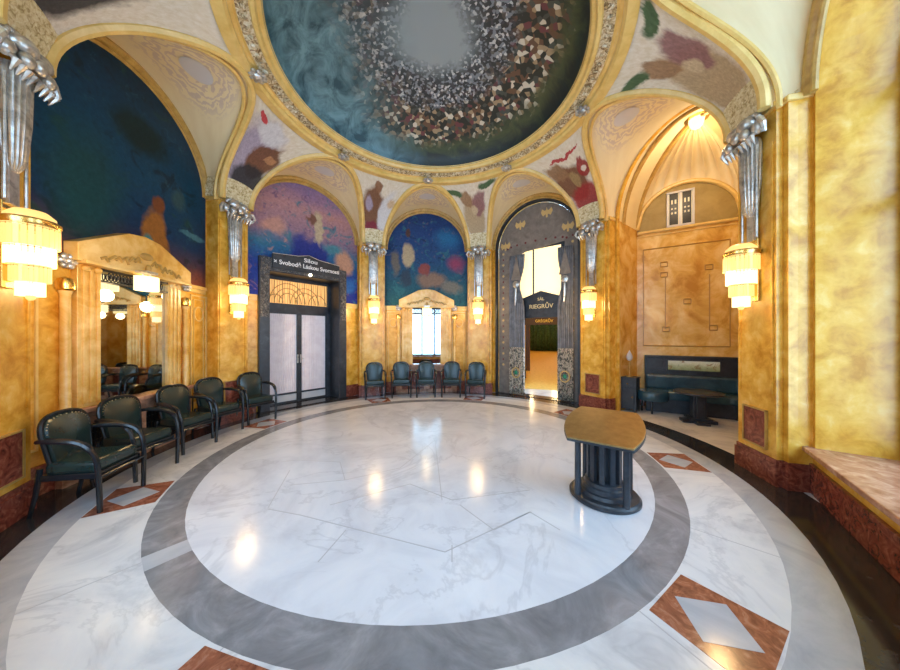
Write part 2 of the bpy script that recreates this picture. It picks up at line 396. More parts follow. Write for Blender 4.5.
# marble cornice under the murals + carved panelling
def panelling(c, spans, z0=.45, z1=2.3):
    s = S[c]; b = MB()
    for (x0, x1) in spans:
        t = .022
        for q in ((x0, x1, z0, z0+t), (x0, x1, z1-t, z1), (x0, x0+t, z0, z1), (x1-t, x1, z0, z1)): b.box(q[0], q[1], s.ap-.016, s.ap+.01, q[2], q[3])
        xi0, xi1 = x0+.07, x1-.07
        if xi1-xi0 > .1:
            for q in ((xi0, xi1, z0+.07, z0+.08), (xi0, xi1, z1-.08, z1-.07), (xi0, xi0+.01, z0+.07, z1-.07), (xi1-.01, xi1, z0+.07, z1-.07)): b.box(q[0], q[1], s.ap-.01, s.ap+.01, q[2], q[3])
            cx = (x0+x1)/2
            b.tube([(cx+.10*cos(a*PI/10), s.ap-.006, z1-.32+.12*sin(a*PI/10)) for a in range(20)], .012, 6, closed=True)
    b.build('trim_panelling', 'gold', kind='structure', rz=s.rz)
panelling('A', [(-1.35, -.98), (.98, 1.35)]); panelling('C', [(-1.16, -.74), (.74, 1.16)])
for c, spans in (('A', [(-1.3, 1.3)]), ('B', [(-1.22, DOOR_W0-.02), (DOOR_W1+.02, 1.3)]), ('C', [(-1.2, 1.2)])):
    s = S[c]; b = MB()
    for x0, x1 in spans:
        b.box(x0, x1, s.ap-.05, s.ap+.01, 2.40, 2.46); b.box(x0, x1, s.ap-.03, s.ap+.01, 2.34, 2.40)
    b.build('trim_cornice', 'gold', kind='structure', rz=s.rz, bevel=.008)

# ------------------------------------------------------------------ piers
SC_Z = 1.93
for k, a in enumerate(PIER):
    t = rad(a)
    def pl(f, g):               # plan with front half width f and front line g
        return [(-.28-f, 4.0-g), (-.28-f+.0, 3.94-g), (.28+f, 3.94-g), (.28+f, 4.0-g), (.34+f, 4.0-g), (.34+f, 4.08), (.38, 4.40), (-.38, 4.40), (-.34-f, 4.08), (-.34-f, 4.0-g)]
    if k == 1:                  # its left return is narrower than the others
        pl0 = pl
        pl = lambda f, g: [(max(x, -.27-f), y) for x, y in pl0(f, g)]
    b = MB(); b.prism(pl(0, 0), 0, 4.12)
    # thin fillets running up both edges
    for sx in (-1, 1):
        x = sx*.235; b.box(x-.012, x+.012, 3.925, 3.95, .95, 3.7)
    o = b.build('pillar', 'amber', kind='structure', rz=-t)
    b = MB(); b.prism(pl(.025, .025), 0, .23); b.prism(pl(.012, .012), .23, .28); b.build('base', 'red_marble', o)
    b = MB(); b.box(-.16, .16, 3.925, 3.95, .36, .76); b.build('inset_panel', 'red_marble', o)
    b = MB()
    for q in ((-.175, .175, .345, .36), (-.175, .175, .76, .775), (-.175, -.16, .345, .775), (.16, .175, .345, .775)): b.box(q[0], q[1], 3.915, 3.95, q[2], q[3])
    b.build('inset_frame', 'gold_dark', o)
    # cushion of relief over the pier and gilt abacus
    b = MB(); b.prism(pl(.03, .03), 4.04, 4.10); b.build('abacus', 'gold', o, bevel=.01)
    b = MB(); b.prism([(-.26, 3.84), (.26, 3.84), (.36, 4.2), (-.36, 4.2)], 4.10, 4.50, [(-.30, 3.74), (.30, 3.74), (.36, 4.2), (-.36, 4.2)])
    b.build('relief_block', 'relief', o)

# silver ornament hung on the pier: wreath of leaves, tapering fluted pendant and two rods
def make_ornament():
    root = thing('pier_ornament', '', 'ornament')
    b = MB()
    for sx in (-1, 1):
        b.ball((sx*.085, -.13, 4.00), .095, .085, .085, 14, 8); b.ball((sx*.205, -.10, 3.90), .065, .06, .07, 12, 7); b.ball((sx*.12, -.17, 3.88), .055, .05, .065, 12, 7)
        b.tube([(sx*.20, -.10, 3.94), (sx*.28, -.13, 3.95), (sx*.32, -.13, 3.88), (sx*.29, -.10, 3.81), (sx*.25, -.10, 3.83)], .02, 8, rs=[.03, .03, .028, .02, .012])
        for i in range(4): b.tube([(sx*(.03+.05*i), -.12, 3.86), (sx*(.04+.06*i), -.17, 3.80), (sx*(.04+.055*i), -.13, 3.72)], .02, 6, rs=[.022, .026, .006])
    b.ball((0, -.18, 3.92), .06, .05, .07, 12, 7)
    for i in range(9): b.ball((.19*cos(PI*i/8), -.09, 4.03+.07*sin(PI*i/8)), .028, .03, .028, 8, 5)
    b.build('leaf_wreath', 'silver', root, smooth=True)
    b = MB(); b.lathe([(.09, 3.86), (.115, 3.78), (.105, 3.4), (.075, 3.05), (.03, 2.98)][::-1], 60, (0, -.04), flute=.16, fn=20, sy=.75)
    b.build('fluted_pendant', 'silver', root, smooth=True)
    b = MB()
    for sx in (-1, 1):
        b.tube([(sx*.11, -.05, 3.75), (sx*.11, -.05, 2.72)], .012, 6)
    b.box(-.05, .05, -.045, -.0, 2.70, 3.05)
    b.build('rods', 'silver', root, smooth=True)
    return root
def make_sconce():
    root = thing('wall_sconce', '', 'lamp')
    b = MB(); b.box(-.075, .075, -.02, 0.0, 2.0, 2.72); b.build('backplate', 'gilt', root, bevel=.006)
    b = MB(); b.lathe([(.155, 0), (.165, .02), (.165, .045), (.150, .06)], 28, (0, -.13)); b.T = Matrix.Identity(4)
    o = b.build('gilt_ring', 'gilt', root, smooth=True); o.location.z = SC_Z+.60
    b = MB(); b.lathe([(.14, 0), (.135, .04), (.09, .085), (.0, .10)], 24, (0, -.13)); o = b.build('top_dome', 'crystal', root, smooth=True); o.location.z = SC_Z+.65
    z = SC_Z+.60
    for i, (r, h) in enumerate(((.150, .17), (.128, .16), (.102, .14), (.072, .12))):
        b = MB(); n = 26
        for q in range(n):
            a = 2*PI*q/n; x, y = r*cos(a), -.13+r*sin(a); tx = r*PI/n*.80
            b.T = Matrix.Translation((x, y, 0)) @ Matrix.Rotation(a+PI/2, 4, 'Z')
            b.prism([(-tx, -.006), (tx, -.006), (tx, .006), (-tx, .006)], z-h, z)
        b.build('crystal_tier', 'crystal_hot' if i % 2 else 'crystal', root)
        if i < 3:
            c_ = MB(); c_.tube([(r*cos(q*PI/16), -.13+r*sin(q*PI/16), z-.012) for q in range(32)], .008, 5, closed=True); c_.build('tier_band', 'gilt', root, smooth=True)
        z -= h
    b = MB(); b.ball((0, -.13, SC_Z+.0), .028); b.build('crystal_drop', 'crystal', root, smooth=True)
    return root
ORN = ['left of the large mirror', 'left of the dark double door', 'right of the dark double door', 'left of the arched doorway',
       'right of the arched doorway', 'right of the seating niche, the largest', 'right of the camera', 'left of the camera']
orn0, sco0 = make_ornament(), make_sconce()
for k, a in enumerate(PIER[:6]):     # the two piers beside the camera's window carry none in view
    t = rad(a)
    for proto, nm in ((orn0, 'silver leaf wreath with pendant on the pier '), (sco0, 'lit tiered crystal wall lamp on the pier ')):
        o = proto if k == 0 else copy_tree(proto)
        o.location = (3.93*sin(t), 3.93*cos(t), 0); o.rotation_euler.z = -t
        o['label'] = nm+ORN[k]; o['group'] = 'silver ornaments on the piers' if proto is orn0 else 'crystal sconces on the piers'
    point_light('sconce_light', (3.62*sin(t), 3.62*cos(t), 2.3), SCONCE_W, (1.0, .66, .30), .12)

# ------------------------------------------------------------------ vaults, ribs, pendentives
def lilac_vault():
    m, nt, b = _nt('cream vault with lilac scrolls')
    tc = N(nt, 'ShaderNodeTexCoord').outputs['UV']
    wv = N(nt, 'ShaderNodeTexWave', wave_type='RINGS', rings_direction='SPHERICAL'); nt.links.new(tc, wv.inputs[0])
    mp = N(nt, 'ShaderNodeMapping'); mp.inputs['Location'].default_value = (-.5*3.2, -.42*1.6, 0); mp.inputs['Scale'].default_value = (3.2, 1.6, 1)
    nt.links.new(tc, mp.inputs[0]); nt.links.new(mp.outputs[0], wv.inputs[0])
    wv.inputs['Scale'].default_value = 3.4; wv.inputs['Distortion'].default_value = 11; wv.inputs['Detail'].default_value = 3; wv.inputs['Detail Scale'].default_value = 2.2
    f1 = ramp(nt, wv.outputs['Fac'], [(0.50, (0, 0, 0)), (0.62, (.5,)*3)])
    ln = N(nt, 'ShaderNodeVectorMath', operation='LENGTH'); nt.links.new(mp.outputs[0], ln.inputs[0])
    msk = ramp(nt, ln.outputs['Value'], [(0.0, (1,)*3), (0.42, (1,)*3), (0.62, (0, 0, 0))])
    ff = mixc(nt, 1.0, f1, msk, 'MULTIPLY')
    nz = noise(nt, tc, 5, 3)
    c = mixc(nt, ff, ramp(nt, nz.outputs[0], [(0.3, (.76, .62, .36)), (0.7, (.84, .72, .46))]), (.46, .34, .38))
    nt.links.new(c, b.inputs['Base Color']); b.inputs['Roughness'].default_value = 0.6
    return m
M['vault'] = lilac_vault()
for c, s in S.items():
    n = 40; rows = []
    for j in range(9):
        row = []
        for i in range(n+1):
            w, d, z = rib_pt(s, PI*i/n); dd = d+(4.10-d)*j/8; fl_w = 1+((s.W-(.29 if c == 'A' else .36))/s.hw-1)*j/8; row.append((w*fl_w, dd, z))
        rows.append(row)
    b = MB(); b.grid(rows, uv=True)
    o = b.build('ceiling_vault', 'vault', kind='structure', rz=s.rz, smooth=True)
    # oval medallion near the crown
    b = MB(); b.lathe([(.001, 0), (.17, 0.0)], 28, (0, 3.22), cap=False, sx=1.25, sy=.95)
    for v in range(len(b.v)): x, y, z = b.v[v]; b.v[v] = (x, y, ZS+HR*sqrt(max(0, 1-(x/s.hw)**2))-.012)
    b.build('medallion', 'porcelain', o)
    # gilt rib along the edge of the penetration, and moulding of the wall arch
    b = MB(); b.tube([rib_pt(s, PI*i/48) for i in range(49)], .055, 8)
    b.tube([(w*1.0, d+.11, z-.035) for w, d, z in [rib_pt(s, PI*i/48) for i in range(49)]], .028, 6)
    b.build('trim_rib', 'gold', kind='structure', rz=s.rz, smooth=True)
    if c != 'E':
        b = MB()
        hw2 = s.W-(.33 if c == 'A' else .40)
        for r_, dd, ra in ((0, s.ap-.04, .05), (.07, s.ap-.02, .03)):
            b.tube([(-(hw2-r_)*cos(PI*i/48), dd, ZS+(HR-.03-r_)*sin(PI*i/48)) for i in range(49)], ra, 8)
        b.build('trim_wall_arch', 'gold_dark', kind='structure', rz=s.rz, smooth=True)

def rib_angle(s, z, side):      # world bearing (deg) of the rib of side s at height z; side -1 left, +1 right
    w = s.hw*sqrt(max(0.0, 1-((z-ZS)/HR)**2)); r = r_dome(z)
    return s.n+side*math.degrees(math.asin(min(1, w/r)))
GROUND = [(0, (.62, .56, .50)), (.5, (.66, .60, .50)), (1, (.70, .63, .50))]
LIL, BRN, DRK, RED, BEI, WHT = (.34, .30, .40), (.16, .065, .03), (.03, .03, .035), (.28, .03, .03), (.40, .30, .18), (.60, .60, .62)
PB = {0: [(.5, .4, .3, .4, DRK, .3)],
      1: [(.36, .45, .46, .55, LIL, .25), (.62, .52, .34, .26, BRN, .12), (.60, .22, .5, .26, DRK, .2), (.42, .84, .26, .12, WHT, .3), (.74, .60, .12, .06, (.40, .20, .10), .2), (.22, .90, .06, .04, (.5, .04, .05), .1)],
      2: [(.36, .46, .36, .42, BRN, .12), (.42, .12, .5, .20, (.20, .03, .05), .2), (.74, .46, .24, .40, WHT, .25), (.44, .86, .10, .08, (.22, .11, .06), .2), (.84, .66, .12, .1, (.55, .40, .25), .3), (.22, .60, .12, .14, LIL, .3)],
      3: [(.46, .38, .42, .46, BEI, .14), (.34, .76, .18, .12, (.30, .18, .10), .2), (.64, .66, .20, .22, (.26, .13, .13), .2), (.50, .60, .12, .10, (.50, .40, .26), .3), (.14, .86, .16, .06, (.04, .10, .04), .3), (.80, .90, .18, .05, (.04, .10, .04), .3)],
      4: [(.40, .52, .44, .30, BRN, .14), (.58, .22, .55, .30, RED, .2), (.26, .74, .22, .12, (.26, .15, .08), .2), (.80, .66, .15, .12, RED, .1), (.80, .66, .07, .05, (.7, .6, .5), .2), (.50, .58, .14, .14, (.30, .20, .09), .2), (.55, .86, .30, .02, (.40, .03, .04), .1)]}
FIG = ['beyond the left wall', 'above the left pier, lilac and dark brown', 'right of the door mural, brown and white', 'left of the curtained doorway, beige robe colours', 'right of the curtained doorway, brown and red',
       'over the right hand pier', 'behind the camera to the right', 'behind the camera to the left']
for k in range(8):
    sl, sr = S['ABCDEFGH'[(k-1) % 8]], S['ABCDEFGH'[k]]
    rows = []
    z0, z1 = 4.30, RIM_Z-.02
    for i in range(19):
        z = min(z0+(z1-z0)*i/18, 5.2499); r = r_dome(z)
        a = rib_angle(sl, z, 1); b_ = rib_angle(sr, z, -1)
        a -= 0 if a < b_+1 else 360
        while b_-a > 180: a += 360
        if i == 18: r = RIM_R
        rows.append([(r*sin(rad(a+(b_-a)*j/14)), r*cos(rad(a+(b_-a)*j/14)), z if i < 18 else RIM_Z) for j in range(15)])
    m_ = painting('spandrel painting colours '+str(k), 1, GROUND, 0, 1, PB.get(k, PB[3]), uv=True, dist=.10, nscale=3.0)
    b = MB(); b.grid(rows, uv=True); o = b.build('spandrel_painting', m_, smooth=True)
    tag(o, 'triangular painting on the vault '+FIG[k], 'painting', 'paintings between the vault ribs')

# ------------------------------------------------------------------ ring and painted dome
b = MB()
b.lathe([(2.62, 5.22), (2.50, 5.22), (2.47, 5.25), (2.47, 5.29), (2.43, 5.31), (2.40, 5.30)], 96, cap=False)
o = b.build('ceiling_ring_cornice', 'gold', kind='structure', smooth=True)
b = MB(); b.lathe([(2.40, 5.30), (2.36, 5.315), (2.27, 5.34)], 96, cap=False)
for i in range(120):
    a = 2*PI*i/120; b.ball((2.335*cos(a), 2.335*sin(a), 5.315), .038, .038, .022, 7, 4)
b.build('relief_band', 'ringband', o, smooth=True)
b = MB(); b.lathe([(2.27, 5.34), (2.25, 5.315), (2.21, 5.32), (2.19, 5.36), (2.15, 5.37), (2.13, 5.40)], 96, cap=False); b.build('inner_moulding', 'gold', o, smooth=True)
for c, s in S.items():
    b = MB(); x, y, _ = s.P(0, 2.44)
    b.ball((x, y, 5.23), .07, .07, .05, 10, 6)
    for i in range(8): b.ball((x+.085*cos(i*PI/4), y+.085*sin(i*PI/4), 5.235), .036, .036, .03, 8, 5)
    b.build('rosette', 'silver', o, smooth=True)
def dome_mat():
    m, nt, b = _nt('painted dome colours')
    tc = N(nt, 'ShaderNodeTexCoord').outputs['Object']
    sep = N(nt, 'ShaderNodeSeparateXYZ'); nt.links.new(tc, sep.inputs[0])
    mul = N(nt, 'ShaderNodeVectorMath', operation='MULTIPLY'); nt.links.new(tc, mul.inputs[0]); mul.inputs[1].default_value = (1, 1, 0)
    ln = N(nt, 'ShaderNodeVectorMath', operation='LENGTH'); nt.links.new(mul.outputs[0], ln.inputs[0])
    nz = noise(nt, tc, 2.6, 5, .65, 1.0)
    ad = N(nt, 'ShaderNodeMath', operation='MULTIPLY_ADD'); nt.links.new(nz.outputs[0], ad.inputs[0]); ad.inputs[1].default_value = 0.5; nt.links.new(ln.outputs['Value'], ad.inputs[2])
    dv = N(nt, 'ShaderNodeMath', operation='DIVIDE'); nt.links.new(ad.outputs[0], dv.inputs[0]); dv.inputs[1].default_value = 2.4
    base = ramp(nt, dv.outputs[0], [(0.30, (.30, .34, .34)), (0.55, (.10, .12, .12)), (0.74, (.055, .065, .035)), (0.92, (.06, .075, .03)), (0.98, (.02, .025, .02))])
    left = N(nt, 'ShaderNodeMapRange'); nt.links.new(sep.outputs[0], left.inputs[0]); left.inputs[1].default_value = -.2; left.inputs[2].default_value = -1.4
    blue = ramp(nt, nz.outputs[0], [(0.35, (.02, .07, .09)), (0.62, (.16, .30, .33))])
    base = mixc(nt, left.outputs[0], base, blue)
    vo = N(nt, 'ShaderNodeTexVoronoi'); vo.inputs['Scale'].default_value = 14; vo.inputs['Randomness'].default_value = 1.0; nt.links.new(tc, vo.inputs['Vector'])
    sp = N(nt, 'ShaderNodeSeparateColor'); nt.links.new(vo.outputs['Color'], sp.inputs[0])
    crowd = ramp(nt, sp.outputs[0], [(0.0, (.015, .018, .018)), (0.35, (.14, .07, .04)), (0.55, (.40, .28, .16)), (0.68, (.06, .07, .06)), (0.84, (.70, .62, .48)), (0.95, (.16, .04, .05))], 'CONSTANT')
    bandm = ramp(nt, dv.outputs[0], [(0.40, (0, 0, 0)), (0.50, (.9,)*3), (0.84, (.9,)*3), (0.92, (0, 0, 0))])
    right = N(nt, 'ShaderNodeMapRange'); nt.links.new(sep.outputs[0], right.inputs[0]); right.inputs[1].default_value = -1.5; right.inputs[2].default_value = -.5
    base = mixc(nt, mixc(nt, 1.0, bandm, right.outputs[0], 'MULTIPLY'), base, crowd)
    vo2 = N(nt, 'ShaderNodeTexVoronoi'); vo2.inputs['Scale'].default_value = 26; nt.links.new(tc, vo2.inputs['Vector'])
    sp2 = N(nt, 'ShaderNodeSeparateColor'); nt.links.new(vo2.outputs['Color'], sp2.inputs[0])
    dots = ramp(nt, sp2.outputs[1], [(0.0, (.02, .025, .03)), (0.5, (.22, .25, .28)), (0.75, (.05, .05, .06)), (0.88, (.62, .62, .60))], 'CONSTANT')
    m2 = ramp(nt, dv.outputs[0], [(0.30, (0, 0, 0)), (0.42, (.85,)*3), (0.60, (.85,)*3), (0.66, (0, 0, 0))])
    base = mixc(nt, mixc(nt, 1.0, m2, right.outputs[0], 'MULTIPLY'), base, dots)
    nt.links.new(base, b.inputs['Base Color']); b.inputs['Roughness'].default_value = .5
    return m
M['dome'] = dome_mat()
b = MB(); b.lathe([(2.14*cos(PI/2*i/12), 5.38+.75*sin(PI/2*i/12)) for i in range(13)], 96, cap=False)
tag(b.build('ceiling_painting', 'dome', smooth=True), 'round dark painting of a crowd filling the shallow dome inside the gilt ring', 'painting')
b = MB(); b.lathe([(7.4, 6.6), (7.4, 6.8), (0, 6.8)], 32, cap=False); b.lathe([(7.4, 6.6), (0, 6.6)], 32, cap=False)
b.build('ceiling_light_stop_slab', 'outer_stone', kind='structure')  # unseen slab added over the vaults to keep sky light from leaking in

# ------------------------------------------------------------------ lunette murals
def mural(c, label, m_, x0=None, x1=None):
    s = S[c]; hw = s.W-(.35 if c == 'A' else .42)
    pts = [(-hw, 2.46)]+[(-hw*cos(PI*i/40), ZS+(HR-.12)*sin(PI*i/40)) for i in range(41)]+[(hw, 2.46)]
    if c == 'B': pts += [(DOOR_W1, 2.46), (DOOR_W1, DOOR_Z-.05), (DOOR_W0, DOOR_Z-.05), (DOOR_W0, 2.46)]
    b = MB(); wall_sheet(b, pts, [], 0, .02)
    o = b.build('mural', m_, loc=s.P(0, s.ap-.022), rz=s.rz)
    return tag(o, label, 'mural', 'arched murals above the panelling')
mural('A', 'tall arched mural in dark teal with an orange patch, above the large mirror', painting('teal mural colours', 2,
    [(0, (.20, .055, .03)), (.10, (.06, .03, .05)), (.22, (.006, .028, .08)), (.5, (.003, .045, .095)), (.8, (.002, .032, .07)), (1, (.001, .018, .035))], 2.46, 5.2,
    [(-.55, 3.3, .55, .9, (.008, .05, .06), .6), (.10, 4.35, .5, .32, (.003, .018, .02), .4), (.72, 3.72, .16, .2, (.03, .07, .08), .4), (.30, 2.95, .24, .55, (.28, .11, .02), .2), (.34, 3.52, .12, .14, (.16, .05, .015), .3), (.18, 2.85, .10, .2, (.05, .22, .22), .3), (1.0, 3.3, .3, .06, (.05, .15, .2), .3)],
    dist=.12, nscale=1.8, patch=[((.012, .05, .03), 1.6, .56, .7), ((.002, .012, .02), 3.2, .56, .7), ((.02, .08, .12), 5.5, .60, .5)], rough=.35))
mural('B', 'arched mural with pink clouds over blue, above the dark double door', painting('pink and blue mural colours', 2,
    [(0, (.015, .03, .25)), (.25, (.02, .05, .26)), (.42, (.03, .14, .24)), (.55, (.26, .16, .22)), (.75, (.42, .22, .22)), (1, (.16, .12, .28))], 2.46, 5.2,
    [(0.0, 3.55, .5, .45, (.02, .03, .20), .3), (.22, 4.2, .15, .5, (.48, .38, .24), .3), (.05, 4.35, .14, .16, (.18, .08, .05), .3), (.9, 3.5, .3, .35, (.50, .26, .16), .4), (.6, 3.75, .3, .15, (.06, .20, .25), .4), (-.75, 4.0, .35, .25, (.5, .26, .20), .4), (1.0, 2.9, .35, .3, (.03, .13, .38), .4)],
    dist=.22, nscale=1.8, patch=[((.05, .17, .22), 3.0, .57, .8), ((.48, .24, .18), 4.0, .58, .6), ((.10, .06, .16), 6.5, .58, .6)]))
mural('C', 'arched deep blue mural above the row of five chairs', painting('blue mural colours', 2,
    [(0, (.02, .10, .12)), (.25, (.02, .085, .13)), (.5, (.02, .06, .16)), (.75, (.018, .05, .16)), (1, (.012, .03, .11))], 2.46, 5.2,
    [(-.55, 3.9, .17, .42, (.42, .33, .20), .25), (-.55, 4.55, .09, .12, (.08, .04, .03), .3), (-.60, 3.25, .2, .3, (.03, .05, .08), .3), (-.9, 3.7, .15, .4, (.14, .12, .10), .4), (.15, 3.2, .5, .25, (.22, .14, .10), .4), (-.1, 3.5, .2, .2, (.24, .06, .05), .3), (.85, 3.7, .35, .3, (.26, .05, .10), .7), (.6, 4.4, .5, .4, (.02, .13, .28), .7), (.7, 3.0, .4, .2, (.16, .15, .13), .4)],
    dist=.16, nscale=2.2, patch=[((.03, .14, .17), 3.2, .56, .7), ((.16, .12, .12), 5.5, .60, .6), ((.01, .02, .05), 4.2, .56, .6)]))

# ------------------------------------------------------------------ mirror surrounds (left wall and rear wall)
def aedicule(c, label, big):
    s = S[c]; root = thing('wall_mirror', label, 'mirror', s.P(0, s.ap), s.rz)
    mw, ow = (.46 if big else .40), .70
    b = MB(); b.slab([(-mw-.02, .79), (mw+.02, .79), (mw+.02, 2.42), (-mw-.02, 2.42)], -.03, -.004); b.build('mirror_glass', 'mirror', root)
    for sx in (-1, 1):
        b = MB()
        b.box(min(sx*mw, sx*ow), max(sx*mw, sx*ow), -.07, 0, .74, 2.42)
        for q in (.50, .57, .64): b.box(sx*q-.018, sx*q+.018, -.09, -.06, .84, 2.36)
        for q in (.51, .63): b.ball((sx*q, -.085, 2.36), .045, .03, .04)
        b.build('pilaster', 'amber_pale', root, bevel=.006)
    b = MB(); b.slab([(-.78, 2.42), (.78, 2.42), (.78, 2.62), (.22, 2.90), (0, 2.93), (-.22, 2.90), (-.78, 2.62)], -.16, 0)
    b.slab([(-.74, 2.40), (.74, 2.40), (.74, 2.44), (-.74, 2.44)], -.20, 0)
    b.build('pediment', 'amber_pale', root, bevel=.008)
    b = MB()
    for sx in (-1, 1):
        for i in range(6):
            b.tube([(sx*(.08+.08*i), -.165, 2.56-.012*i+.05*sin(i*2)), (sx*(.12+.08*i), -.175, 2.62-.02*i), (sx*(.16+.08*i), -.165, 2.55-.012*i)], .016, 6)
    b.ball((0, -.17, 2.66), .09, .03, .05); b.ball((0, -.19, 2.50), .035, .03, .06); b.build('relief_carving', 'gold_dark', root, smooth=True)
    b = MB()
    for i in range(18): b.tube([(-.36+.0424*i+.015*cos(q), -.06, 2.32+.045*sin(q)) for q in [j*PI/6 for j in range(12)]], .006, 5, closed=True)
    b.box(-mw, mw, -.07, -.045, 2.37, 2.42); b.box(-mw, mw, -.07, -.045, 2.24, 2.262); b.build('fretwork_frieze', 'darkmetal', root)
    for sx in (-1, 1):
        b = MB(); b.lathe([(.055, .62), (.06, .68), (.042, .74), (.040, 2.04), (.055, 2.08)], 16, (sx*.80, -.06)); cl = b.build('side_column', 'amber_pale', root, smooth=True)
        b = MB(); b.lathe([(.05, 2.08), (.07, 2.10), (.07, 2.12), (.072, 2.16), (.055, 2.21), (.0, 2.235)], 16, (sx*.80, -.06)); b.build('gilt_knob', 'gilt', cl, smooth=True)
        b = MB()
        for i in range(7): b.ball((sx*.80+.055*cos(i*2*PI/6)*(i < 6), -.08-.02*(i == 6), 2.40+.055*sin(i*2*PI/6)*(i < 6)), .036, .03, .036, 8, 5)
        lab(b.build('silver_rosette', 'silver', root, smooth=True), 'silver flower rosette')
    # cut glass drum lamp at the lintel
    b = MB(); lw = -.12 if big else 0; b.tube([(lw-.05, -.27, 2.42), (lw-.05, -.27, 2.36)], .012, 6); b.tube([(lw+.05, -.27, 2.42), (lw+.05, -.27, 2.36)], .012, 6); b.box(lw-.08, lw+.08, -.34, -.05, 2.41, 2.44)
    la = b.build('lamp_bracket', 'silver', root)
    b = MB()
    for q in range(30):
        a = 2*PI*q/30; b.T = Matrix.Translation((lw+.125*cos(a), -.27+.10*sin(a), 0)) @ Matrix.Rotation(a+PI/2, 4, 'Z'); b.prism([(-.011, -.005), (.011, -.005), (.011, .005), (-.011, .005)], 2.19, 2.37)
    b.build('lamp_shade', 'crystal_hot', la)
    b = MB(); b.box(-.90, .90, -.15, 0, .745, .80); b.box(-.84, .84, -.11, 0, .69, .745)
    lab(b.build('marble_shelf', 'pink_marble', root, bevel=.01), 'pinkish marble shelf')
    x, y, _ = s.P(lw, s.ap-.27); point_light('mirror_lamp_light', (x, y, 2.12), 5, (1, .72, .38), .08)
    # radiator cover below the shelf
    r = thing('radiator_cover', 'pink marble radiator cover with dark pierced grille below the '+('large left mirror' if big else 'small rear mirror'), 'radiator cover', s.P(0, s.ap), s.rz, 'radiator covers under the mirrors')
    b = MB(); w2 = .86
    for q in ((-w2, -w2+.16), (-.08, .08), (w2-.16, w2)): b.box(q[0], q[1], -.10, -.035, 0, .685)
    b.box(-w2, w2, -.10, -.035, 0, .09); b.box(-w2, w2, -.10, -.035, .60, .685); b.build('marble_frame', 'pink_marble', r, bevel=.006)
    b = MB()
    b.box(-w2+.1, w2-.1, -.05, -.04, .08, .62)
    for i in range(36):
        x = -w2+.14+.0475*i
        b.box(x-.006, x+.006, -.075, -.06, .09, .60)
    for i in range(6): b.box(-w2+.14, w2-.14, -.075, -.06, .12+.09*i, .128+.09*i)
    b.build('grille', 'darkmetal' if big else 'red_marble', r)
    return root
aedicule('A', 'large mirror in an amber marble surround with pediment, behind the left row of chairs', True)
aedicule('C', 'small mirror in an amber marble surround with pediment, above the five rear chairs', False)

# ------------------------------------------------------------------ door_1: dark oak double door on the left rear wall
s = S['B']
root = thing('door_1', '', 'door', s.P(0, s.ap), s.rz)
for k in ('label', 'category'): del root[k]
root['kind'] = 'structure'
x0, x1 = DOOR_W0, DOOR_W1
b = MB(); b.box(x0, x0+.20, -.10, .45, 0, 3.0); b.box(x1-.20, x1, -.10, .45, 0, 3.0); b.box(x0, x1, -.10, .45, 2.98, 3.28); b.build('door_frame', 'ebony', root, bevel=.01)
b = MB(); b.box(x0+.02, x0+.18, -.125, -.09, 2.0, 3.24); b.box(x1-.18, x1-.02, -.125, -.09, 2.0, 3.24); b.box(x0+.02, x1-.02, -.12, -.09, 3.0, 3.26)
for sx in (x0+.10, x1-.10):
    for i in range(14): b.ball((sx+.03*(-1)**i, -.125, 2.1+.08*i), .035, .02, .04, 8, 5)
b.build('carved_panel', 'ebony_carved', root)
b = MB(); b.slab([(-.82, 3.05), (.70, 3.05), (.70, 3.36), (.18, 3.40), (-.06, 3.46), (-.30, 3.40), (-.82, 3.36)], -.16, -.10)
sg = b.build('sign_board', 'ebony', root, bevel=.006)
b = MB(); b.tube([(-.82, -.16, 3.36), (-.30, -.16, 3.40), (-.06, -.16, 3.46), (.18, -.16, 3.40), (.70, -.16, 3.36)], .008, 6); b.build('sign_edge', 'silver', sg)
text_mesh('sign_lettering', 'Silou', .13, (-.02, -.165, 3.33), sg, 'letters', sx=1.25)
text_mesh('sign_lettering', '× Svobodě Láskou Svornosti', .135, (-.06, -.165, 3.19), sg, 'letters', sx=.95)
b = MB(); b.ball((-.02, -.14, 3.02), .035); b.build('bulb', 'bulb', root, smooth=True)
ix0, ix1 = x0+.20, x1-.20; yd = .36
b = MB(); b.box(ix0, ix1, yd, yd+.06, 2.18, 2.36); b.box(ix0, ix1, yd, yd+.06, 2.90, 2.98)
b.box(ix0, ix0+.07, yd, yd+.06, 0, 2.98); b.box(ix1-.07, ix1, yd, yd+.06, 0, 2.98); b.build('transom_frame', 'ebony', root, bevel=.006)
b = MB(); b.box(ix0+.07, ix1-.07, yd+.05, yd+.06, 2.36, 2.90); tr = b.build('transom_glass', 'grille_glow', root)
b = MB()
for i in range(26):
    x = ix0+.09+(ix1-ix0-.18)*i/25; b.tube([(x, yd+.03, 2.37), (x+.012*(-1)**i, yd+.03, 2.6), (x, yd+.03, 2.89)], .005 if i % 3 else .011, 5)
for cx_, r_ in ((ix0+.55, .40), (ix0+.55, .30), (ix0+.55, .20), (ix0+.95, .34), (ix0+.95, .24), (ix0+1.25, .22), (ix0+.28, .16)):
    b.tube([(cx_+r_*cos(PI*q/16), yd+.025, 2.38+r_*1.15*sin(PI*q/16)) for q in range(17)], .010, 5)
b.build('transom_grille', 'gold_dark', tr)
cx = (ix0+.07+ix1-.07)/2
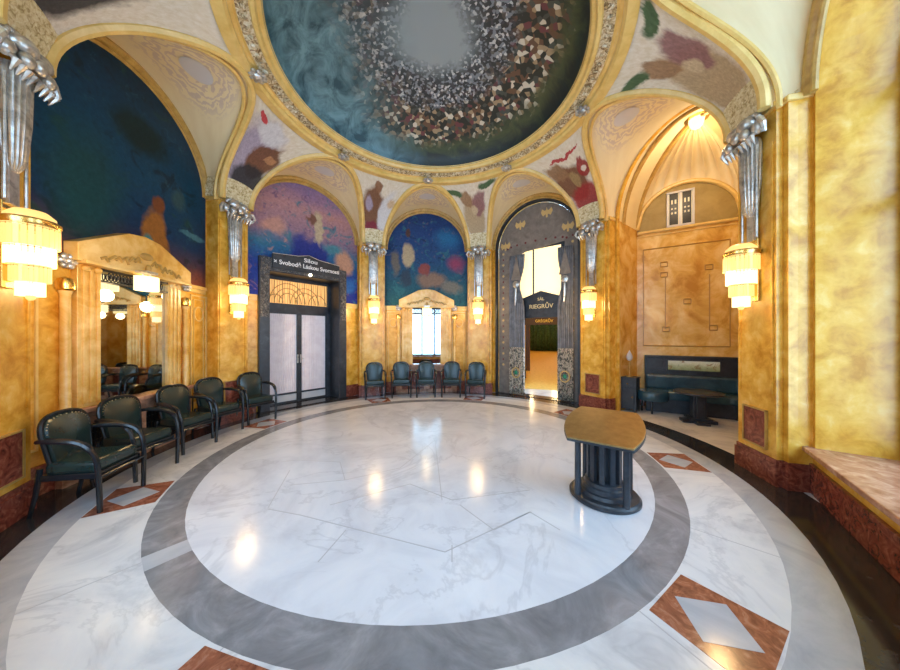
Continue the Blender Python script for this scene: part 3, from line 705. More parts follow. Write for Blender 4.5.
for sx, (a, c_) in ((-1, (ix0+.07, cx)), (1, (cx, ix1-.07))):
    b = MB(); st = .055
    b.box(a, a+st, yd, yd+.05, 0.02, 2.18); b.box(c_-st, c_, yd, yd+.05, 0.02, 2.18); b.box(a+st, c_-st, yd, yd+.05, 0.02, .06); b.box(a+st, c_-st, yd, yd+.05, .22, .26); b.box(a+st, c_-st, yd, yd+.05, 2.12, 2.18)
    lf = b.build('door_leaf', 'ebony', root, bevel=.005)
    b = MB(); n = 40; xa, xb = a+st, c_-st
    b.grid([[(xa+(xb-xa)*i/n, yd+.035+.006*sin(i*2.2), z) for i in range(n+1)] for z in (.26, 1.2, 2.12)]); lab(b.build('pleated_pane', 'white_cloth', lf), 'pale pleated curtain behind glass')
    b = MB(); b.box(xa, xb, yd+.02, yd+.03, .06, .22); b.build('kick_plate', 'porcelain', lf)
    b = MB(); hx = (c_-.035) if sx < 0 else (a+.035)
    b.box(hx-.015, hx+.015, yd-.012, yd, .95, 1.15); b.tube([(hx, yd-.02, 1.05), (hx, yd-.05, 1.05), (hx-sx*-.06, yd-.05, 1.05)], .008, 6); b.build('handle', 'silver', lf)
b = MB(); b.box(x0-.02, x1+.02, -.14, .45, 0, .02); b.build('threshold', 'f_black', root)

# ------------------------------------------------------------------ curtained doorway on the right rear wall
s = S['D']
def Dp(w, d=0, z=0): return s.P(w, s.ap+d, z)
root = thing('door_2', '', 'door', s.P(0, s.ap), s.rz)
for k in ('label', 'category'): del root[k]
root['kind'] = 'structure'
outer = [(-1.12*1.0, 0.0)]+[(-1.12*cos(PI*i/32), 4.0+1.12*sin(PI*i/32)) for i in range(33)]+[(1.12, 0.0)]
def arc_frame(mb, r0, r1, y0, y1, z0=0):
    pts_o = [(-r1, z0)]+[(-r1*cos(PI*i/32), 4.0+r1*sin(PI*i/32)) for i in range(33)]+[(r1, z0)]
    pts_i = [(-r0, z0)]+[(-r0*cos(PI*i/32), 4.0+r0*sin(PI*i/32)) for i in range(33)]+[(r0, z0)]
    for i in range(len(pts_o)-1):
        q = [pts_o[i], pts_o[i+1], pts_i[i+1], pts_i[i]]
        a_ = [mb.V((x, y0, z)) for x, z in q]; b_ = [mb.V((x, y1, z)) for x, z in q]
        mb.F(a_); mb.F(b_[::-1]); mb.F([a_[0], a_[1], b_[1], b_[0]]); mb.F([a_[2], a_[3], b_[3], b_[2]])
b = MB(); arc_frame(b, 1.07, 1.12, -.04, .06); b.build('arch_lining', 'ebony', root)
# wall hanging of grey velvet with opening
op = [(-.66, 0.0), (-.66, 3.70), (-.3, 3.86), (.74, 3.96), (.74, 0.0)]
b = MB(); rim = [(-1.07*cos(PI*i/32), 4.0+1.07*sin(PI*i/32)) for i in range(33)]
wall_sheet(b, [(-1.07, 0.0)]+rim+[(1.07, 0.0)]+op[::-1], [], .08, .11)
hang = tag(b.build('wall_hanging', 'drape', loc=s.P(0, s.ap), rz=s.rz), 'grey velvet arch hanging with gold appliqué around the doorway curtains', 'wall hanging')
b = MB(); rnd = random.Random(5)
for (mx, mz) in ((-.42, 4.62), (.30, 4.78), (-.86, 4.12), (.82, 4.30)):
    for sx in (-1, 1):
        b.slab([(mx, mz-.04), (mx+sx*.10, mz-.10), (mx+sx*.15, mz), (mx+sx*.12, mz+.09), (mx+sx*.05, mz+.03), (mx, mz+.06)][::sx], .072, .081)
    b.slab([(mx-.02, mz-.14), (mx+.02, mz-.14), (mx+.03, mz), (mx, mz+.12), (mx-.03, mz)], .070, .081)
for i in range(11):
    for sx in (-1, 1):
        b.slab([(sx*.93+.035*cos(q*PI/3), .8+.31*i+.035*sin(q*PI/3)) for q in range(6)], .075, .081)
b.build('gold_applique', 'goldthread', hang)
b = MB()
for i in range(11):
    for sx in (-1, 1): b.slab([(sx*.93+.02*cos(q*PI/3), .95+.31*i+.03*sin(q*PI/3)) for q in range(6)], .074, .081)
for i in range(9):
    a = PI*(i+.5)/9; b.slab([(-.80*cos(a)+.03*cos(q*PI/3), 4.0+.10*sin(a)+.03*sin(q*PI/3)) for q in range(6)], .074, .081)
b.build('maroon_dots', 'maroon', hang)
def drape(w0, w1, side, label):
    r = thing('door_curtain', label, 'curtain', s.P(0, s.ap), s.rz, 'curtains of the arched doorway')
    n = 44; rows = []
    for j in range(25):
        z = .03+3.75*j/24; pin = .34*math.exp(-((z-2.95)/.35)**2); top = max(0, (z-3.3)/.5)
        a_, b_ = w0, w1; c_ = (w0 if side < 0 else w1)
        aa = a_+(c_-a_)*pin*.9 if side > 0 else a_; bb = b_ if side > 0 else b_+(c_-b_)*pin*.9
        amp = .028*(1-.4*pin)
        rows.append([(aa+(bb-aa)*i/n, -.02+amp*sin(i*1.15+.3*sin(z*2)), z) for i in range(n+1)])
    b = MB(); b.grid(rows); b.build('cloth', 'drape_blue', r, smooth=True, solid=.006)
    m_ = (w0+w1)/2
    b = MB(); rows = [[(w0+(w1-w0)*(i/n*1.0), -.03+.026*sin(i*1.15+.3*sin(z*2)), z) for i in range(n+1)] for z in (.035, .35, .7, 1.05, 1.3)]
    b.grid(rows); b.build('patterned_hem', 'drape_pattern', r, smooth=True, solid=.006)
    cx = m_
    b = MB(); b.tube([(cx+.11*cos(q*PI/10), -.075, .62+.13*sin(q*PI/10)) for q in range(20)], .018, 6, closed=True); b.build('round_motif', 'goldthread', r, smooth=True)
    b = MB(); b.ball((cx, -.07, .62), .05, .015, .06); b.build('green_motif', 'emerald', r, smooth=True)
    tx = (w1-.12) if side > 0 else (w0+.12); tx = w0+.10 if side > 0 else w1-.16
    b = MB(); b.lathe([(.09, 0), (.09, .02), (.07, .035), (.0, .035)], 20); bm = b.build('tie_medallion', 'silver', r, smooth=True); bm.rotation_euler.x = PI/2; bm.location = (m_, -.07, 2.98)
    b = MB(); b.tube([(m_, -.08, 2.88), (m_, -.09, 2.6), (m_-.02, -.08, 2.42)], .02, 8, rs=[.03, .035, .012]); b.build('tassel', 'silver', r, smooth=True)
    b = MB(); b.slab([(m_-.14, 3.1), (m_+.14, 3.1), (m_+.03, 3.62), (m_, 3.78), (m_-.03, 3.62)], -.06, -.045); b.build('pointed_lambrequin', 'drape', r)
drape(-.70, -.26, -1, 'left blue grey velvet curtain of the arched doorway, embroidered hem')
drape(.60, .97, 1, 'right blue grey velvet curtain of the arched doorway, embroidered hem')
# lit transom panes and sign
b = MB()
for q in ((-.64, -.12), (-.09, .62)): b.box(q[0], q[1], .22, .23, 2.62, 3.94)
b.build('transom_pane', 'backlit', root)
b = MB(); b.box(-.12, -.09, .19, .25, 2.2, 3.98); b.box(-.66, -.64, .19, .25, 0, 3.9); b.box(.62, .76, .19, .25, 0, 3.98); b.box(-.66, .76, .19, .25, 3.92, 4.0); b.build('transom_bars', 'ebony', root)
b = MB(); b.slab([(-.50, 2.08), (.72, 2.08), (.72, 2.58), (.12, 2.78), (-.50, 2.58)], .12, .17)
sg = b.build('sign_board', 'ebony', root, bevel=.006)
text_mesh('sign_lettering', 'SÁL', .10, (.13, .115, 2.56), sg, 'letters_gold', sx=1.1)
text_mesh('sign_lettering', 'RIEGRŮV', .15, (.13, .115, 2.37), sg, 'letters_gold', sx=1.05)
b = MB(); b.box(-1.1, 1.1, -.03, .3, 0, .012); b.build('threshold', 'f_black', root)

# rooms beyond the doorway
ax = rad(18.1); O = (2.90, 3.75, 0)
def rm(name, m_, mbf, parent=None, kind='structure', **kw):
    b = MB(); mbf(b); return b.build(name, m_, parent, kind=kind, loc=None if parent else O, rz=0 if parent else -ax, **kw)
rm('floor_beyond', 'parquet', lambda b: b.box(-2.0, 2.0, .55, 24, -.05, .004))
rm('ceiling_beyond', 'cream', lambda b: b.box(-2.1, 2.1, .9, 24, 4.1, 4.2))
rm('wall_beyond_left', 'room_wall', lambda b: b.box(-2.1, -2.0, 1.1, 24, 0, 4.2))
rm('wall_beyond_right', 'room_wall', lambda b: b.box(2.0, 2.1, .9, 24, 0, 4.2))
rm('wall_beyond_end', 'room_wall', lambda b: b.box(-2.0, 2.0, 23.9, 24, 0, 4.2))
def cross(b):
    wall_sheet(b, [(-2, 0), (-.62, 0), (-.62, 2.12), (.62, 2.12), (.62, 0), (2, 0), (2, 4.1), (-2, 4.1)], [[(-.95, 2.75), (.95, 2.75), (.95, 3.1), (-.95, 3.1)]], 5.3, 5.5)
rm('wall_beyond_middle', 'room_wall', cross)
d3 = rm('door_3', 'mahogany', lambda b: (b.box(-.80, -.62, 5.2, 5.55, 0, 2.12), b.box(.62, .80, 5.2, 5.55, 0, 2.12), b.box(-.95, .95, 5.2, 5.55, 2.66, 2.74)))
rm('transom_glass', 'backlit_blue', lambda b: [b.box(-.93+.47*i, -.50+.47*i, 5.36, 5.38, 2.77, 3.08) for i in range(4)], d3, None)
sg = rm('sign_board', 'mahogany', lambda b: b.slab([(-.85, 2.10), (.85, 2.10), (.85, 2.45), (0, 2.72), (-.85, 2.45)], 5.12, 5.19), d3, None)
text_mesh('sign_lettering', 'SÁL', .14, (0, 5.11, 2.50), sg, 'letters_yellow')
text_mesh('sign_lettering', 'GRÉGRŮV', .17, (0, 5.11, 2.27), sg, 'letters_yellow', sx=1.0)
def gc(b):
    n = 60; b.grid([[(-1.5+3.0*i/n, 23.6+.08*sin(i*1.1), z) for i in range(n+1)] for z in (.05, 2, 3.6)])
b = MB(); gc(b); gco = b.build('window_curtain', 'greencurtain', loc=O, rz=-ax, smooth=True, solid=.01); tag(gco, 'dark green curtain closing the far end of the enfilade beyond the doorway', 'curtain')
for i, (x, y) in enumerate(((-.80, 2.2), (.80, 2.2))):
    r = thing('bench', 'mahogany bench in the passage beyond the doorway, '+('left side' if i == 0 else 'right side'), 'bench', (O[0]+x*cos(ax)+y*sin(ax), O[1]-x*sin(ax)+y*cos(ax), 0), -ax, 'benches beyond the doorway')
    b = MB(); b.box(-.16, .16, -.6, .6, .40, .47); b.build('seat', 'mahogany', r, bevel=.01)
    b = MB(); b.box(-.16 if i == 0 else .12, -.12 if i == 0 else .16, -.6, .6, .40, .8); b.build('backrest', 'mahogany', r, bevel=.01)
    for yy in (-.55, .55):
        for xx in (-.13, .13): b = MB(); b.box(xx-.025, xx+.025, yy-.025, yy+.025, .004, .40); b.build('leg', 'mahogany', r)
def rl(x, y, z, p):
    point_light('room_light', (O[0]+x*cos(ax)+y*sin(ax), O[1]-x*sin(ax)+y*cos(ax), z), p, (1, .76, .42), .25)
rl(1.3, 2.6, 3.5, 60); rl(1.0, 8.5, 3.5, 75); rl(-1.0, 14, 3.5, 75); rl(1.0, 20, 3.5, 85)

# ------------------------------------------------------------------ seating niche on the right
s = S['E']
def _np(w, d):                    # corners measured on the niche's own axis (bearing 81 degrees), turned into the side's frame
    a = rad(81); p = Vector((sin(a)*d+cos(a)*w, cos(a)*d-sin(a)*w, 0)); return (p.dot(s.T), p.dot(s.N))
NP = [_np(-1.64, 4.94), _np(-.51, 6.31), _np(.51, 6.31), _np(1.64, 4.94)]        # w, d corners of the niche
WJ = s.hw
facets = [((-WJ, s.ap+.02), NP[0], 'reveal'), (NP[0], NP[1], 'lun'), (NP[1], NP[2], 'lun'), (NP[2], NP[3], 'lun'), (NP[3], (WJ, s.ap+.02), 'reveal')]
ZL = 4.05
def lun_h(u, half): return ZL+min(half, .92)*sqrt(max(0, 1-(2*u-1)**2))
lun_tops = []
for fi, (p, q, kd) in enumerate(facets):
    L = math.hypot(q[0]-p[0], q[1]-p[1]); half = L/2
    b = MB(); n = 24
    def pt(u, z, off=0):
        nx, ny = (q[1]-p[1])/L, -(q[0]-p[0])/L
        return (p[0]+(q[0]-p[0])*u+nx*off, p[1]+(q[1]-p[1])*u+ny*off, z)
    if kd == 'reveal':
        b.grid([[pt(u/4, z) for u in range(5)] for z in (0, ZL)])
        o = b.build('wall_niche_reveal', 'amber_pale', kind='structure', rz=s.rz)
    else:
        tops = [(u/n, lun_h(u/n, half)) for u in range(n+1)]
        b.grid([[pt(u, 0) for u, t_ in tops], [pt(u, 3.95) for u, t_ in tops]])
        o = b.build('wall_niche', 'amber_pale', kind='structure', rz=s.rz)
        b = MB(); b.grid([[pt(u, 3.95) for u, t_ in tops], [pt(u, t_) for u, t_ in tops]]); b.build('lunette', 'olive', o)
        b = MB(); b.tube([pt(u, t_, .03) for u, t_ in tops], .045, 8); b.tube([pt(u/8, 3.97, .02) for u in range(9)], .035, 8)
        b.tube([pt(u/8, 3.88, .01) for u in range(9)], .015, 6); b.build('gilt_moulding', 'gold', o, smooth=True)
        lun_tops.append([Vector(pt(u, t_)) for u, t_ in tops])
        b = MB(); b.grid([[pt(u/4, z, .02) for u in range(5)] for z in (0, .22)]); b.build('baseboard', 'red_marble', o)
    if fi == 1:
        # carved geometric frame on the wall
        b = MB()
        def line(u0, z0, u1, z1, w=.013): b.tube([pt(u0, z0, .004), pt(u1, z1, .004)], w, 4)
        for (u0, za, u1, zb) in ((.07, 1.38, .90, 3.58),):
            line(u0, za, u1, za); line(u0, zb, u1, zb); line(u0, za, u0, zb); line(u1, za, u1, zb)
        for u in (.30, .72): line(u, 1.75, u, 2.9)
        for u, z in ((.27, 1.70), (.72, 1.72), (.25, 2.92), (.25, 3.15), (.68, 3.0), (.48, 2.3)):
            line(u, z, u+.07, z); line(u, z+.1, u+.07, z+.1); line(u+.07, z, u+.07, z+.1); line(u, z, u, z+.1)
        b.build('carved_lines', 'amber_line', o)
        # small paired window with dark grilles
        wn = thing('window_4', '', ''); del wn['label']; del wn['category']; wn['kind'] = 'structure'; wn.rotation_euler.z = s.rz
        b = MB()
        def bx(u0, u1, z0, z1, o0, o1):
            i_ = [b.V(pp) for pp in (pt(u0, z0, o0), pt(u1, z0, o0), pt(u1, z0, o1), pt(u0, z0, o1), pt(u0, z1, o0), pt(u1, z1, o0), pt(u1, z1, o1), pt(u0, z1, o1))]
            for f in ((0,3,2,1),(4,5,6,7),(0,1,5,4),(1,2,6,5),(2,3,7,6),(3,0,4,7)): b.F([i_[k] for k in f])
        for a_, c_ in ((.31, .33), (.433, .457), (.56, .58)): bx(a_, c_, 4.03, 4.74, .0, .05)
        bx(.31, .58, 4.00, 4.04, 0, .05); bx(.31, .58, 4.73, 4.77, 0, .05); b.build('window_frame', 'porcelain', wn)
        b = MB(); bx(.33, .433, 4.04, 4.73, .0, .012); bx(.457, .56, 4.04, 4.73, 0, .012); b.build('pane', 'pane_dim', wn)
        b = MB()
        for a_, c_ in ((.33, .433), (.457, .56)):
            for i in range(3): uu = a_+(c_-a_)*(i+.5)/3; bx(uu-.008, uu+.008, 4.04, 4.73, .014, .03)
            for z_, h_ in ((4.04, .24), (4.33, .05), (4.42, .08), (4.60, .13)): bx(a_+.012, c_-.012, z_, z_+h_, .014, .028)
        b.build('grille', 'darkmetal', wn)
# splayed barrel between hall arch and niche
EH = 1.32
APX = Vector((0, 4.54, ZL+EH))
def end_arch(t):
    f = Vector((*NP[0], ZL)) if t < PI/2 else Vector((*NP[3], ZL)); c = abs(cos(t))
    return Vector((f.x*c, APX.y+(f.y-APX.y)*c, ZL+EH*sin(t)))
b = MB(); n = 40; rows = []
for j in range(7):
    f = j/6; row = []
    for i in range(n+1):
        t = PI*i/n; a_ = Vector((-WJ*cos(t), s.ap, ZS+HR*sin(t))); e = end_arch(t); row.append(tuple(a_.lerp(e, f)))
    rows.append(row)
b.grid(rows); b.build('ceiling_niche_barrel', 'cream', kind='structure', rz=s.rz, smooth=True)
b = MB()
for f_, ra in ((.28, .035), (.36, .02), (.98, .045)):
    b.tube([tuple(Vector((-WJ*cos(PI*i/48), s.ap, ZS+HR*sin(PI*i/48))).lerp(end_arch(PI*i/48), f_)-Vector((0, 0, .02))) for i in range(49)], ra, 8)
b.build('trim_niche_arch', 'gold_dark', kind='structure', rz=s.rz, smooth=True)
# fluted shell
apex = APX
allp = []
for lt in lun_tops: allp += lt if not allp else lt[1:]
# denser sampling along the boundary
P2 = []
for i in range(len(allp)-1):
    for q in range(4): P2.append(allp[i].lerp(allp[i+1], q/4))
P2.append(allp[-1]); nb = len(P2)
rows = []
for j in range(13):
    v = j/12; row = []
    for i, p in enumerate(P2):
        g, e = sin(PI/2*v), cos(PI/2*v)
        fl_ = .085*abs(sin(PI*v))**.7*(abs(sin(PI*i/(nb-1)*22))-.5)
        q = Vector((apex.x+(p.x-apex.x)*(g+fl_*.5), apex.y+(p.y-apex.y)*(g+fl_*.5), p.z+(apex.z-p.z)*e+fl_)); row.append(tuple(q))
    rows.append(row)
b = MB(); b.grid(rows); sh = b.build('ceiling_niche_shell', 'cream', kind='structure', rz=s.rz, smooth=True)
# pendant lamp
lp = thing('ceiling_lamp', 'glowing glass ceiling lamp at the centre of the fluted niche vault', 'lamp', s.P(0, 4.56), s.rz)
b = MB(); b.lathe([(.17, 5.33), (.18, 5.36), (.13, 5.40), (.0, 5.41)], 24); b.build('gilt_rim', 'gilt', lp, smooth=True)
b = MB(); b.lathe([(.0, 5.17), (.05, 5.18), (.08, 5.21), (.10, 5.27), (.11, 5.33)], 24, flute=.1, fn=12); b.build('glass_bowl', 'crystal_hot', lp, smooth=True)
x, y, _ = s.P(0, 4.75); point_light('niche_light', (x, y, 4.9), NICHE_W, (1, .76, .44), .15)
b = MB(); b.prism([(-1.9, 4.0), (1.9, 4.0), (1.9, 7.0), (-1.9, 7.0)], 5.95, 6.05); b.build('ceiling_niche_cover', 'outer_stone', kind='structure', rz=s.rz)

# curved sofa along the niche walls
def offs(poly, d):
    out = []
    for i, p in enumerate(poly):
        p = Vector(p); 
        def nrm(a, b): v = (Vector(b)-Vector(a)).normalized(); return Vector((v.y, -v.x))
        if i == 0: m = nrm(poly[0], poly[1]); k = 1
        elif i == len(poly)-1: m = nrm(poly[-2], poly[-1]); k = 1
        else:
            a, b2 = nrm(poly[i-1], poly[i]), nrm(poly[i], poly[i+1]); m = (a+b2).normalized(); k = 1/m.dot(a)
        out.append(tuple(p+m*d*k))
    return out
base = [tuple(Vector(NP[0]).lerp(Vector(NP[1]), .08)), NP[1], NP[2], tuple(Vector(NP[3]).lerp(Vector(NP[2]), .10))]
sofa = thing('corner_sofa', 'long blue green leather sofa with dark panelled back lining the niche', 'sofa', (0, 0, 0), s.rz)
def strip(a, c_, z0, z1, name, m_, bev=0, i0=0, i1=None, par=None):
    A_, C_ = offs(base, a), offs(base, c_)
    A_, C_ = A_[i0:i1], C_[i0:i1]
    b = MB(); b.prism(A_+C_[::-1], z0, z1); return b.build(name, m_, par or sofa, bevel=bev)
strip(.035, .10, 0, 1.14, 'panelled_back', 'ebony', .01); strip(.03, .13, 1.12, 1.17, 'top_rail', 'ebony', .008)
strip(.10, .22, .44, .76, 'back_cushion', 'leather_blue', .05)
strip(.10, .62, .28, .46, 'seat_cushion', 'leather_blue', .05)
strip(.12, .52, .0, .29, 'plinth', 'ebony', .01)
p, q = Vector(base[0]), Vector(base[1]); L = (q-p).length; dv = (q-p)/L; nv = Vector((dv.y, -dv.x))
def panel(u0, u1, z0, z1, off, th, name, m_, par, hole=None):
    a_ = p+dv*(L*u0)+nv*off; c_ = p+dv*(L*u1)+nv*off; e = nv*th
    b = MB(); b.prism([tuple(a_), tuple(c_), tuple(c_+e), tuple(a_+e)], z0, z1); return b.build(name, m_, par, bevel=.004)
pf = panel(.24, .80, .84, 1.09, .10, .02, 'picture_frame', 'ebony', sofa)
m_ = painting('landscape panel colours', 2, [(0, (.20, .26, .10)), (.45, (.50, .55, .32)), (.7, (.72, .76, .58)), (1, (.66, .78, .72))], .84, 1.1, [(0, .9, .01, .01, (.2, .1, .03), .1)], dist=.06, nscale=7, patch=[((.26, .15, .05), 9, .56, .8), ((.04, .08, .06), 6, .62, .7)])
lab(panel(.26, .78, .865, 1.065, .12, .006, 'landscape_panel', m_, sofa), 'pale green landscape panel let into the sofa back')
panel(.03, .20, .84, 1.09, .10, .012, 'back_panel', 'ebony', sofa)
# short rounded end of the seat on small legs
pe = p+dv*.10+nv*.62
b = MB(); b.lathe([(.0, .27), (.27, .27), (.29, .30), (.29, .42), (.26, .46), (.0, .47)], 28, tuple(pe)); b.build('rounded_end', 'leather_blue', sofa, smooth=True)
for dx, dy in ((.12, -.12), (-.16, -.10)):
    b = MB(); b.lathe([(.018, 0), (.022, .28)], 10, (pe.x+dx, pe.y+dy)); b.build('leg', 'chairwood', sofa)

# side cabinet with small lamp
CP = _np(-1.20, 4.36)
cb = thing('side_cabinet', 'small dark side cabinet at the left end of the sofa, lamp on top', 'cabinet', s.P(*CP), s.rz+rad(35))
b = MB(); b.box(-.15, .15, -.13, .13, .06, .69); b.build('body', 'ebony', cb, bevel=.008)
b = MB(); b.box(-.17, .17, -.15, .15, .69, .73); b.build('top', 'ebony', cb, bevel=.008)
b = MB(); b.box(-.12, .12, -.143, -.128, .10, .50); dr = b.build('door', 'ebony', cb, bevel=.006)
b = MB(); b.ball((.09, -.155, .32), .014); b.build('knob', 'gilt', dr)
b = MB(); b.box(-.12, .12, -.143, -.128, .53, .66); dr = b.build('drawer', 'ebony', cb, bevel=.006)
b = MB(); b.ball((0, -.155, .595), .014); b.build('knob', 'gilt', dr)
for sx in (-1, 1):
    for sy in (-1, 1): b = MB(); b.box(sx*.14-.02, sx*.14+.02, sy*.12-.02, sy*.12+.02, 0, .70); b.build('leg', 'ebony', cb, bevel=.004)
lm = thing('table_lamp', 'slender table lamp with pale tulip shade standing on the side cabinet', 'lamp', s.P(*CP, .73), s.rz)
b = MB(); b.lathe([(.06, 0), (.06, .012), (.02, .03), (.012, .06), (.010, .22), (.02, .25), (.010, .27), (.012, .34)], 16); b.build('stem', 'gold_dark', lm, smooth=True)
b = MB(); b.lathe([(.02, .34), (.05, .37), (.06, .42), (.045, .48), (.0, .57)], 16, flute=.1, fn=8); b.build('lamp_shade', 'porcelain', lm, smooth=True)

# round niche table
tb = thing('round_table', 'dark round pedestal table standing in the niche before the sofa', 'table', (4.86, 1.02, 0), rad(-20))
b = MB(); b.lathe([(0, .53), (.34, .53), (.37, .545), (.37, .565), (.35, .575), (0, .575)], 48); b.build('tabletop', 'ebony', tb, smooth=True)
b = MB(); b.box(-.10, .10, -.08, .08, .08, .53); b.box(-.06, .06, -.11, .11, .08, .53); b.build('pedestal', 'ebony', tb, bevel=.01)
b = MB(); b.box(-.26, .26, -.10, .10, 0, .06); b.box(-.10, .10, -.24, .24, 0, .06); b.box(-.17, .17, -.15, .15, .06, .10); b.build('base', 'ebony', tb, bevel=.01)

# ------------------------------------------------------------------ bronze topped stand on the floor
st = thing('pedestal_stand', 'dark oak stand with sloping bronze top alone on the white floor', 'stand', (1.81, -1.43, 0), rad(-35))
b = MB(); b.lathe([(0, 0), (.31, 0), (.32, .01), (.32, .032), (.305, .042), (.30, .055), (0, .055)], 64); b.build('disc_base', 'ebony', st, smooth=True)
b = MB(); b.lathe([(.235, .055), (.225, .085), (.20, .09), (.195, .13), (.18, .14), (.175, .17), (.15, .18), (.0, .18)], 48); b.build('stepped_plinth', 'ebony', st, smooth=True)
TILT, TD = .25, .33
def top_z(y): return .590+(y+TD)*TILT
for i in range(10):
    a = 2*PI*(i+.5)/10
    b = MB(); b.T = Matrix.Rotation(a, 4, 'Z') @ Matrix.Translation((.135, 0, 0)); b.box(-.020, .020, -.024, .024, .17, top_z(.135*sin(a))-.03)
    b.build('column_slat', 'ebony', st, bevel=.003)
b = MB(); b.lathe([(.075, .17), (.075, .64)], 24); b.build('column_core', 'ebony', st, smooth=True)
for sx, sy in ((-1, -1), (1, -1), (1, 1), (-1, 1)):
    b = MB(); b.lathe([(.030, .05), (.028, top_z(sy*.215)+.004)], 16, (sx*.205, sy*.20)); b.build('leg', 'ebony', st, smooth=True)
def top_poly(e=0):
    pts = []; n = 14
    for i in range(n+1):
        y = -TD+2*TD*i/n; pts.append((.27+.08*(1-(y/TD)**2)+e, y))
    for i in range(n+1):
        y = TD-2*TD*i/n; pts.append((-.275-.09*(1-(y/TD)**2)-e, y))
    return pts
def sheared(poly, z0, z1, name, m_, par, bev):
    b = MB(); n = len(poly)
    a_ = [b.V((x, y, z0+(y+TD)*TILT)) for x, y in poly]; c_ = [b.V((x, y, z1+(y+TD)*TILT)) for x, y in poly]
    b.F(a_[::-1]); b.F(c_)
    for k in range(n): b.F([a_[k], a_[(k+1) % n], c_[(k+1) % n], c_[k]])
    return b.build(name, m_, par, bevel=bev)
sheared([(x*.84, y*.84) for x, y in top_poly()], .565, .60, 'apron', 'ebony', st, .004)
sheared(top_poly(), .595, .618, 'top_board', 'ebony', st, .004)
lab(sheared(top_poly(-.004), .618, .634, 'bronze_top', 'bronze', st, .003), 'brushed bronze top plate')

# ------------------------------------------------------------------ armchairs
def back_outline(w=.205, z0=.40, z1=.885, n=18, e=0):
    pts = [(-w*.86-e, z0-e)]
    zc = z1-.17
    for i in range(n+1):
        a = PI-PI*i/n; x = (abs(cos(a))**.75)*math.copysign(1, cos(a)); z = abs(sin(a))**.75
        pts.append(((w+e)*x, zc+(.17+e)*z))
    pts.append((w*.86+e, z0-e)); return pts
def lean(z): return .13+(z-.40)*.15
def make_chair():
    root = thing('armchair', '', 'chair')
    b = MB(); b.prism([(-.222, -.235), (.222, -.235), (.20, .17), (-.20, .17)], .35, .465); b.build('seat', 'leather', root, bevel=.035)
    b = MB(); b.prism([(-.232, -.245), (.232, -.245), (.205, .19), (-.205, .19)], .305, .36); b.build('seat_frame', 'chairwood', root, bevel=.008)
    b = MB(); out = back_outline(e=-.012)
    rows = []
    cx = 0; cz = .64
    for f, y in ((1, .0), (.93, -.028), (.6, -.040), (.0, -.044)):
        rows.append([(x*f, lean(cz+(z-cz)*f)+y, cz+(z-cz)*f) for x, z in out])
    b.grid(rows, close_u=True)
    b.grid([[(x, lean(z), z) for x, z in out], [(x*.9, lean(z)+.03, cz+(z-cz)*.9) for x, z in out], [(0, lean(cz)+.035, cz) for x, z in out]], close_u=True)
    b.build('backrest', 'leather', root, smooth=True)
    b = MB(); b.tube([(x, lean(z)+.004, z) for x, z in back_outline()], .019, 8, closed=True); b.build('back_frame', 'chairwood', root, smooth=True)
    b = MB()
    for x, z in back_outline(e=-.022)[1:-1]: b.ball((x, lean(z)-.022, z), .006, seg=6, rings=3)
    b.build('brass_nails', 'nail', root)
    for sx in (-1, 1):
        pts = [(sx*.205, .205, .66), (sx*.235, .14, .675), (sx*.255, .01, .672), (sx*.26, -.12, .655), (sx*.26, -.20, .61), (sx*.255, -.245, .53), (sx*.25, -.265, .43), (sx*.242, -.27, .2), (sx*.235, -.27, 0)]
        sm = []
        for i in range(len(pts)-1):
            for q in range(3): sm.append(Vector(pts[i]).lerp(Vector(pts[i+1]), q/3))
        sm.append(Vector(pts[-1]))
        for _ in range(2): sm = [sm[0]]+[(sm[i-1]+sm[i]*2+sm[i+1])/4 for i in range(1, len(sm)-1)]+[sm[-1]]
        b = MB(); b.tube(sm, .02, 8, rs=[.020+.007*(1 if 3 < i < 14 else 0) for i in range(len(sm))]); b.build('arm', 'chairwood', root, smooth=True)
        b = MB(); b.tube([(sx*.195, .195, .42), (sx*.20, .22, .2), (sx*.205, .26, 0)], .018, 8, rs=[.02, .018, .015]); b.build('leg', 'chairwood', root, smooth=True)
    b = MB(); b.tube([(-.235, -.27, .32), (.235, -.27, .32)], .012, 6); b.build('stretcher', 'chairwood', root)
    return root
ch0 = make_chair()
def at(r, deg): t = rad(deg); return r*sin(t), r*cos(t), -t
LEFT = [((-2.95, -1.47), 78, 'first green leather armchair of the left row, closest to the viewer'),
        ((-3.17, -.92), 91, 'second nearest green leather armchair, before the marble shelf of the large mirror'),
        ((-3.29, -.20), 98, 'third green leather armchair along the left wall, in front of the mirror surround'),
        ((-3.37, .42), 108, 'fourth green leather armchair along the left wall, right of the mirror'),
        ((-3.22, 1.05), 120, 'fifth green leather armchair, last of the left row beside the dark double door')]
first = True
for (x, y), face, l in LEFT:
    o = ch0 if first else copy_tree(ch0); first = False
    f = rad(face); dx, dy = sin(f), cos(f)
    o.location = (x-dx*.27, y-dy*.27, 0); o.rotation_euler.z = PI-f
    o['label'] = l; o['group'] = 'green leather armchairs along the left wall'
REAR = [(375.5, 399.5), (401.5, 398), (426, 397.5), (451, 397.5), (475, 398.5)]
POSN = ['leftmost of the five rear armchairs, beside the pier right of the dark door', 'second from the left of the five rear armchairs', 'middle one of the five rear armchairs, under the small mirror', 'fourth from the left of the five rear armchairs', 'rightmost of the five rear armchairs, beside the curtained doorway']
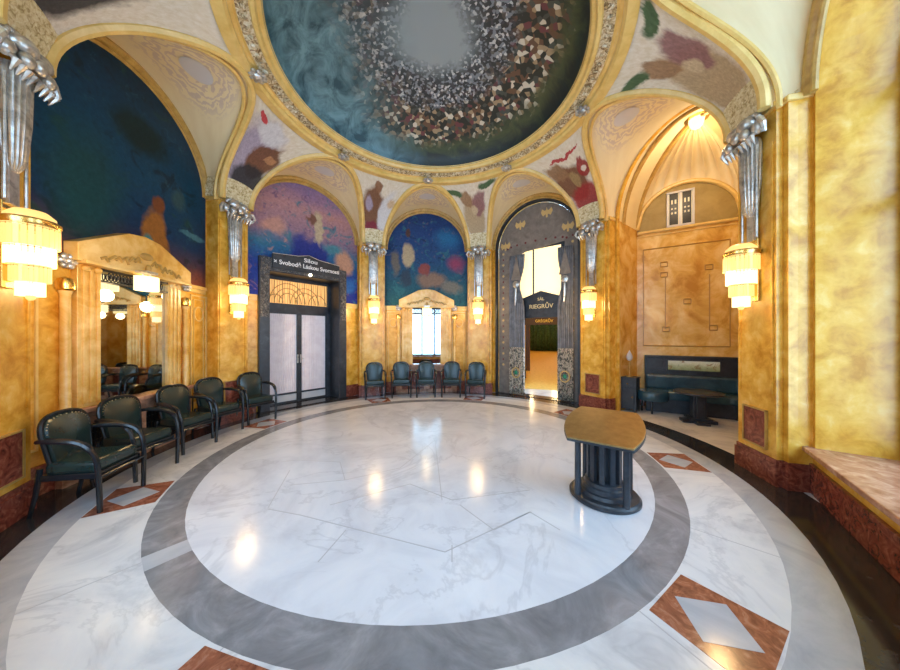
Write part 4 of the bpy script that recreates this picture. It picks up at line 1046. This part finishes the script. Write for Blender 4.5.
for (px, py), l in zip(REAR, POSN):
    x, y = W(px, py); o = copy_tree(ch0); f = math.atan2(-x*.6, -y)
    dx, dy = sin(f), cos(f); o.location = (x-dx*.27, y-dy*.27, 0); o.rotation_euler.z = PI-f
    o['label'] = l; o['group'] = 'five green leather armchairs at the rear wall'

# ------------------------------------------------------------------ windows to the square
for i, c in enumerate('FGH'):
    s = S[c]; d = s.ap+.55
    w = thing('window_%d' % (i+1), '', ''); del w['label']; del w['category']; w['kind'] = 'structure'; w.rotation_euler.z = s.rz
    b = MB(); b.T = Matrix.Translation((0, d, 0))
    def af(r0, r1, y0, y1):
        po = [(-r1, .45)]+[(-r1*cos(PI*k/24), 4.0+r1*sin(PI*k/24)) for k in range(25)]+[(r1, .45)]
        pi_ = [(-r0, .45)]+[(-r0*cos(PI*k/24), 4.0+r0*sin(PI*k/24)) for k in range(25)]+[(r0, .45)]
        for k in range(len(po)-1):
            q = [po[k], po[k+1], pi_[k+1], pi_[k]]
            a_ = [b.V((x, y0, z)) for x, z in q]; b_ = [b.V((x, y1, z)) for x, z in q]
            b.F(a_); b.F(b_[::-1]); b.F([a_[0], a_[1], b_[1], b_[0]]); b.F([a_[2], a_[3], b_[3], b_[2]])
    af(1.04, 1.15, -.04, .04)
    for x in (-.36, .36): b.box(x-.035, x+.035, -.04, .04, .45, 4.95)
    for z in (.45, 2.85, 3.9): b.box(-1.1, 1.1, -.04, .04, z, z+.09)
    b.build('window_frame', 'ebony', w)
    b = MB(); b.slab(arch_outline(1.06, .5, 4.0, 1.06), d-.005, d+.005); b.build('pane', 'glass', w)
    b = MB(); b.box(-1.2, 1.2, s.ap-.08, s.ap+.5, .42, .47); b.build('window_sill', 'pink_marble', w, bevel=.01)
    L_ = bpy.data.lights.new('window_portal', 'AREA'); L_.shape = 'RECTANGLE'; L_.size = 2.2; L_.size_y = 4.6; L_.cycles.is_portal = True
    lo = bpy.data.objects.new('window_portal', L_); COL.objects.link(lo); lo.location = s.P(0, s.ap+.75, 2.8)
    lo.rotation_euler = (-PI/2, 0, s.rz)   # facing the room
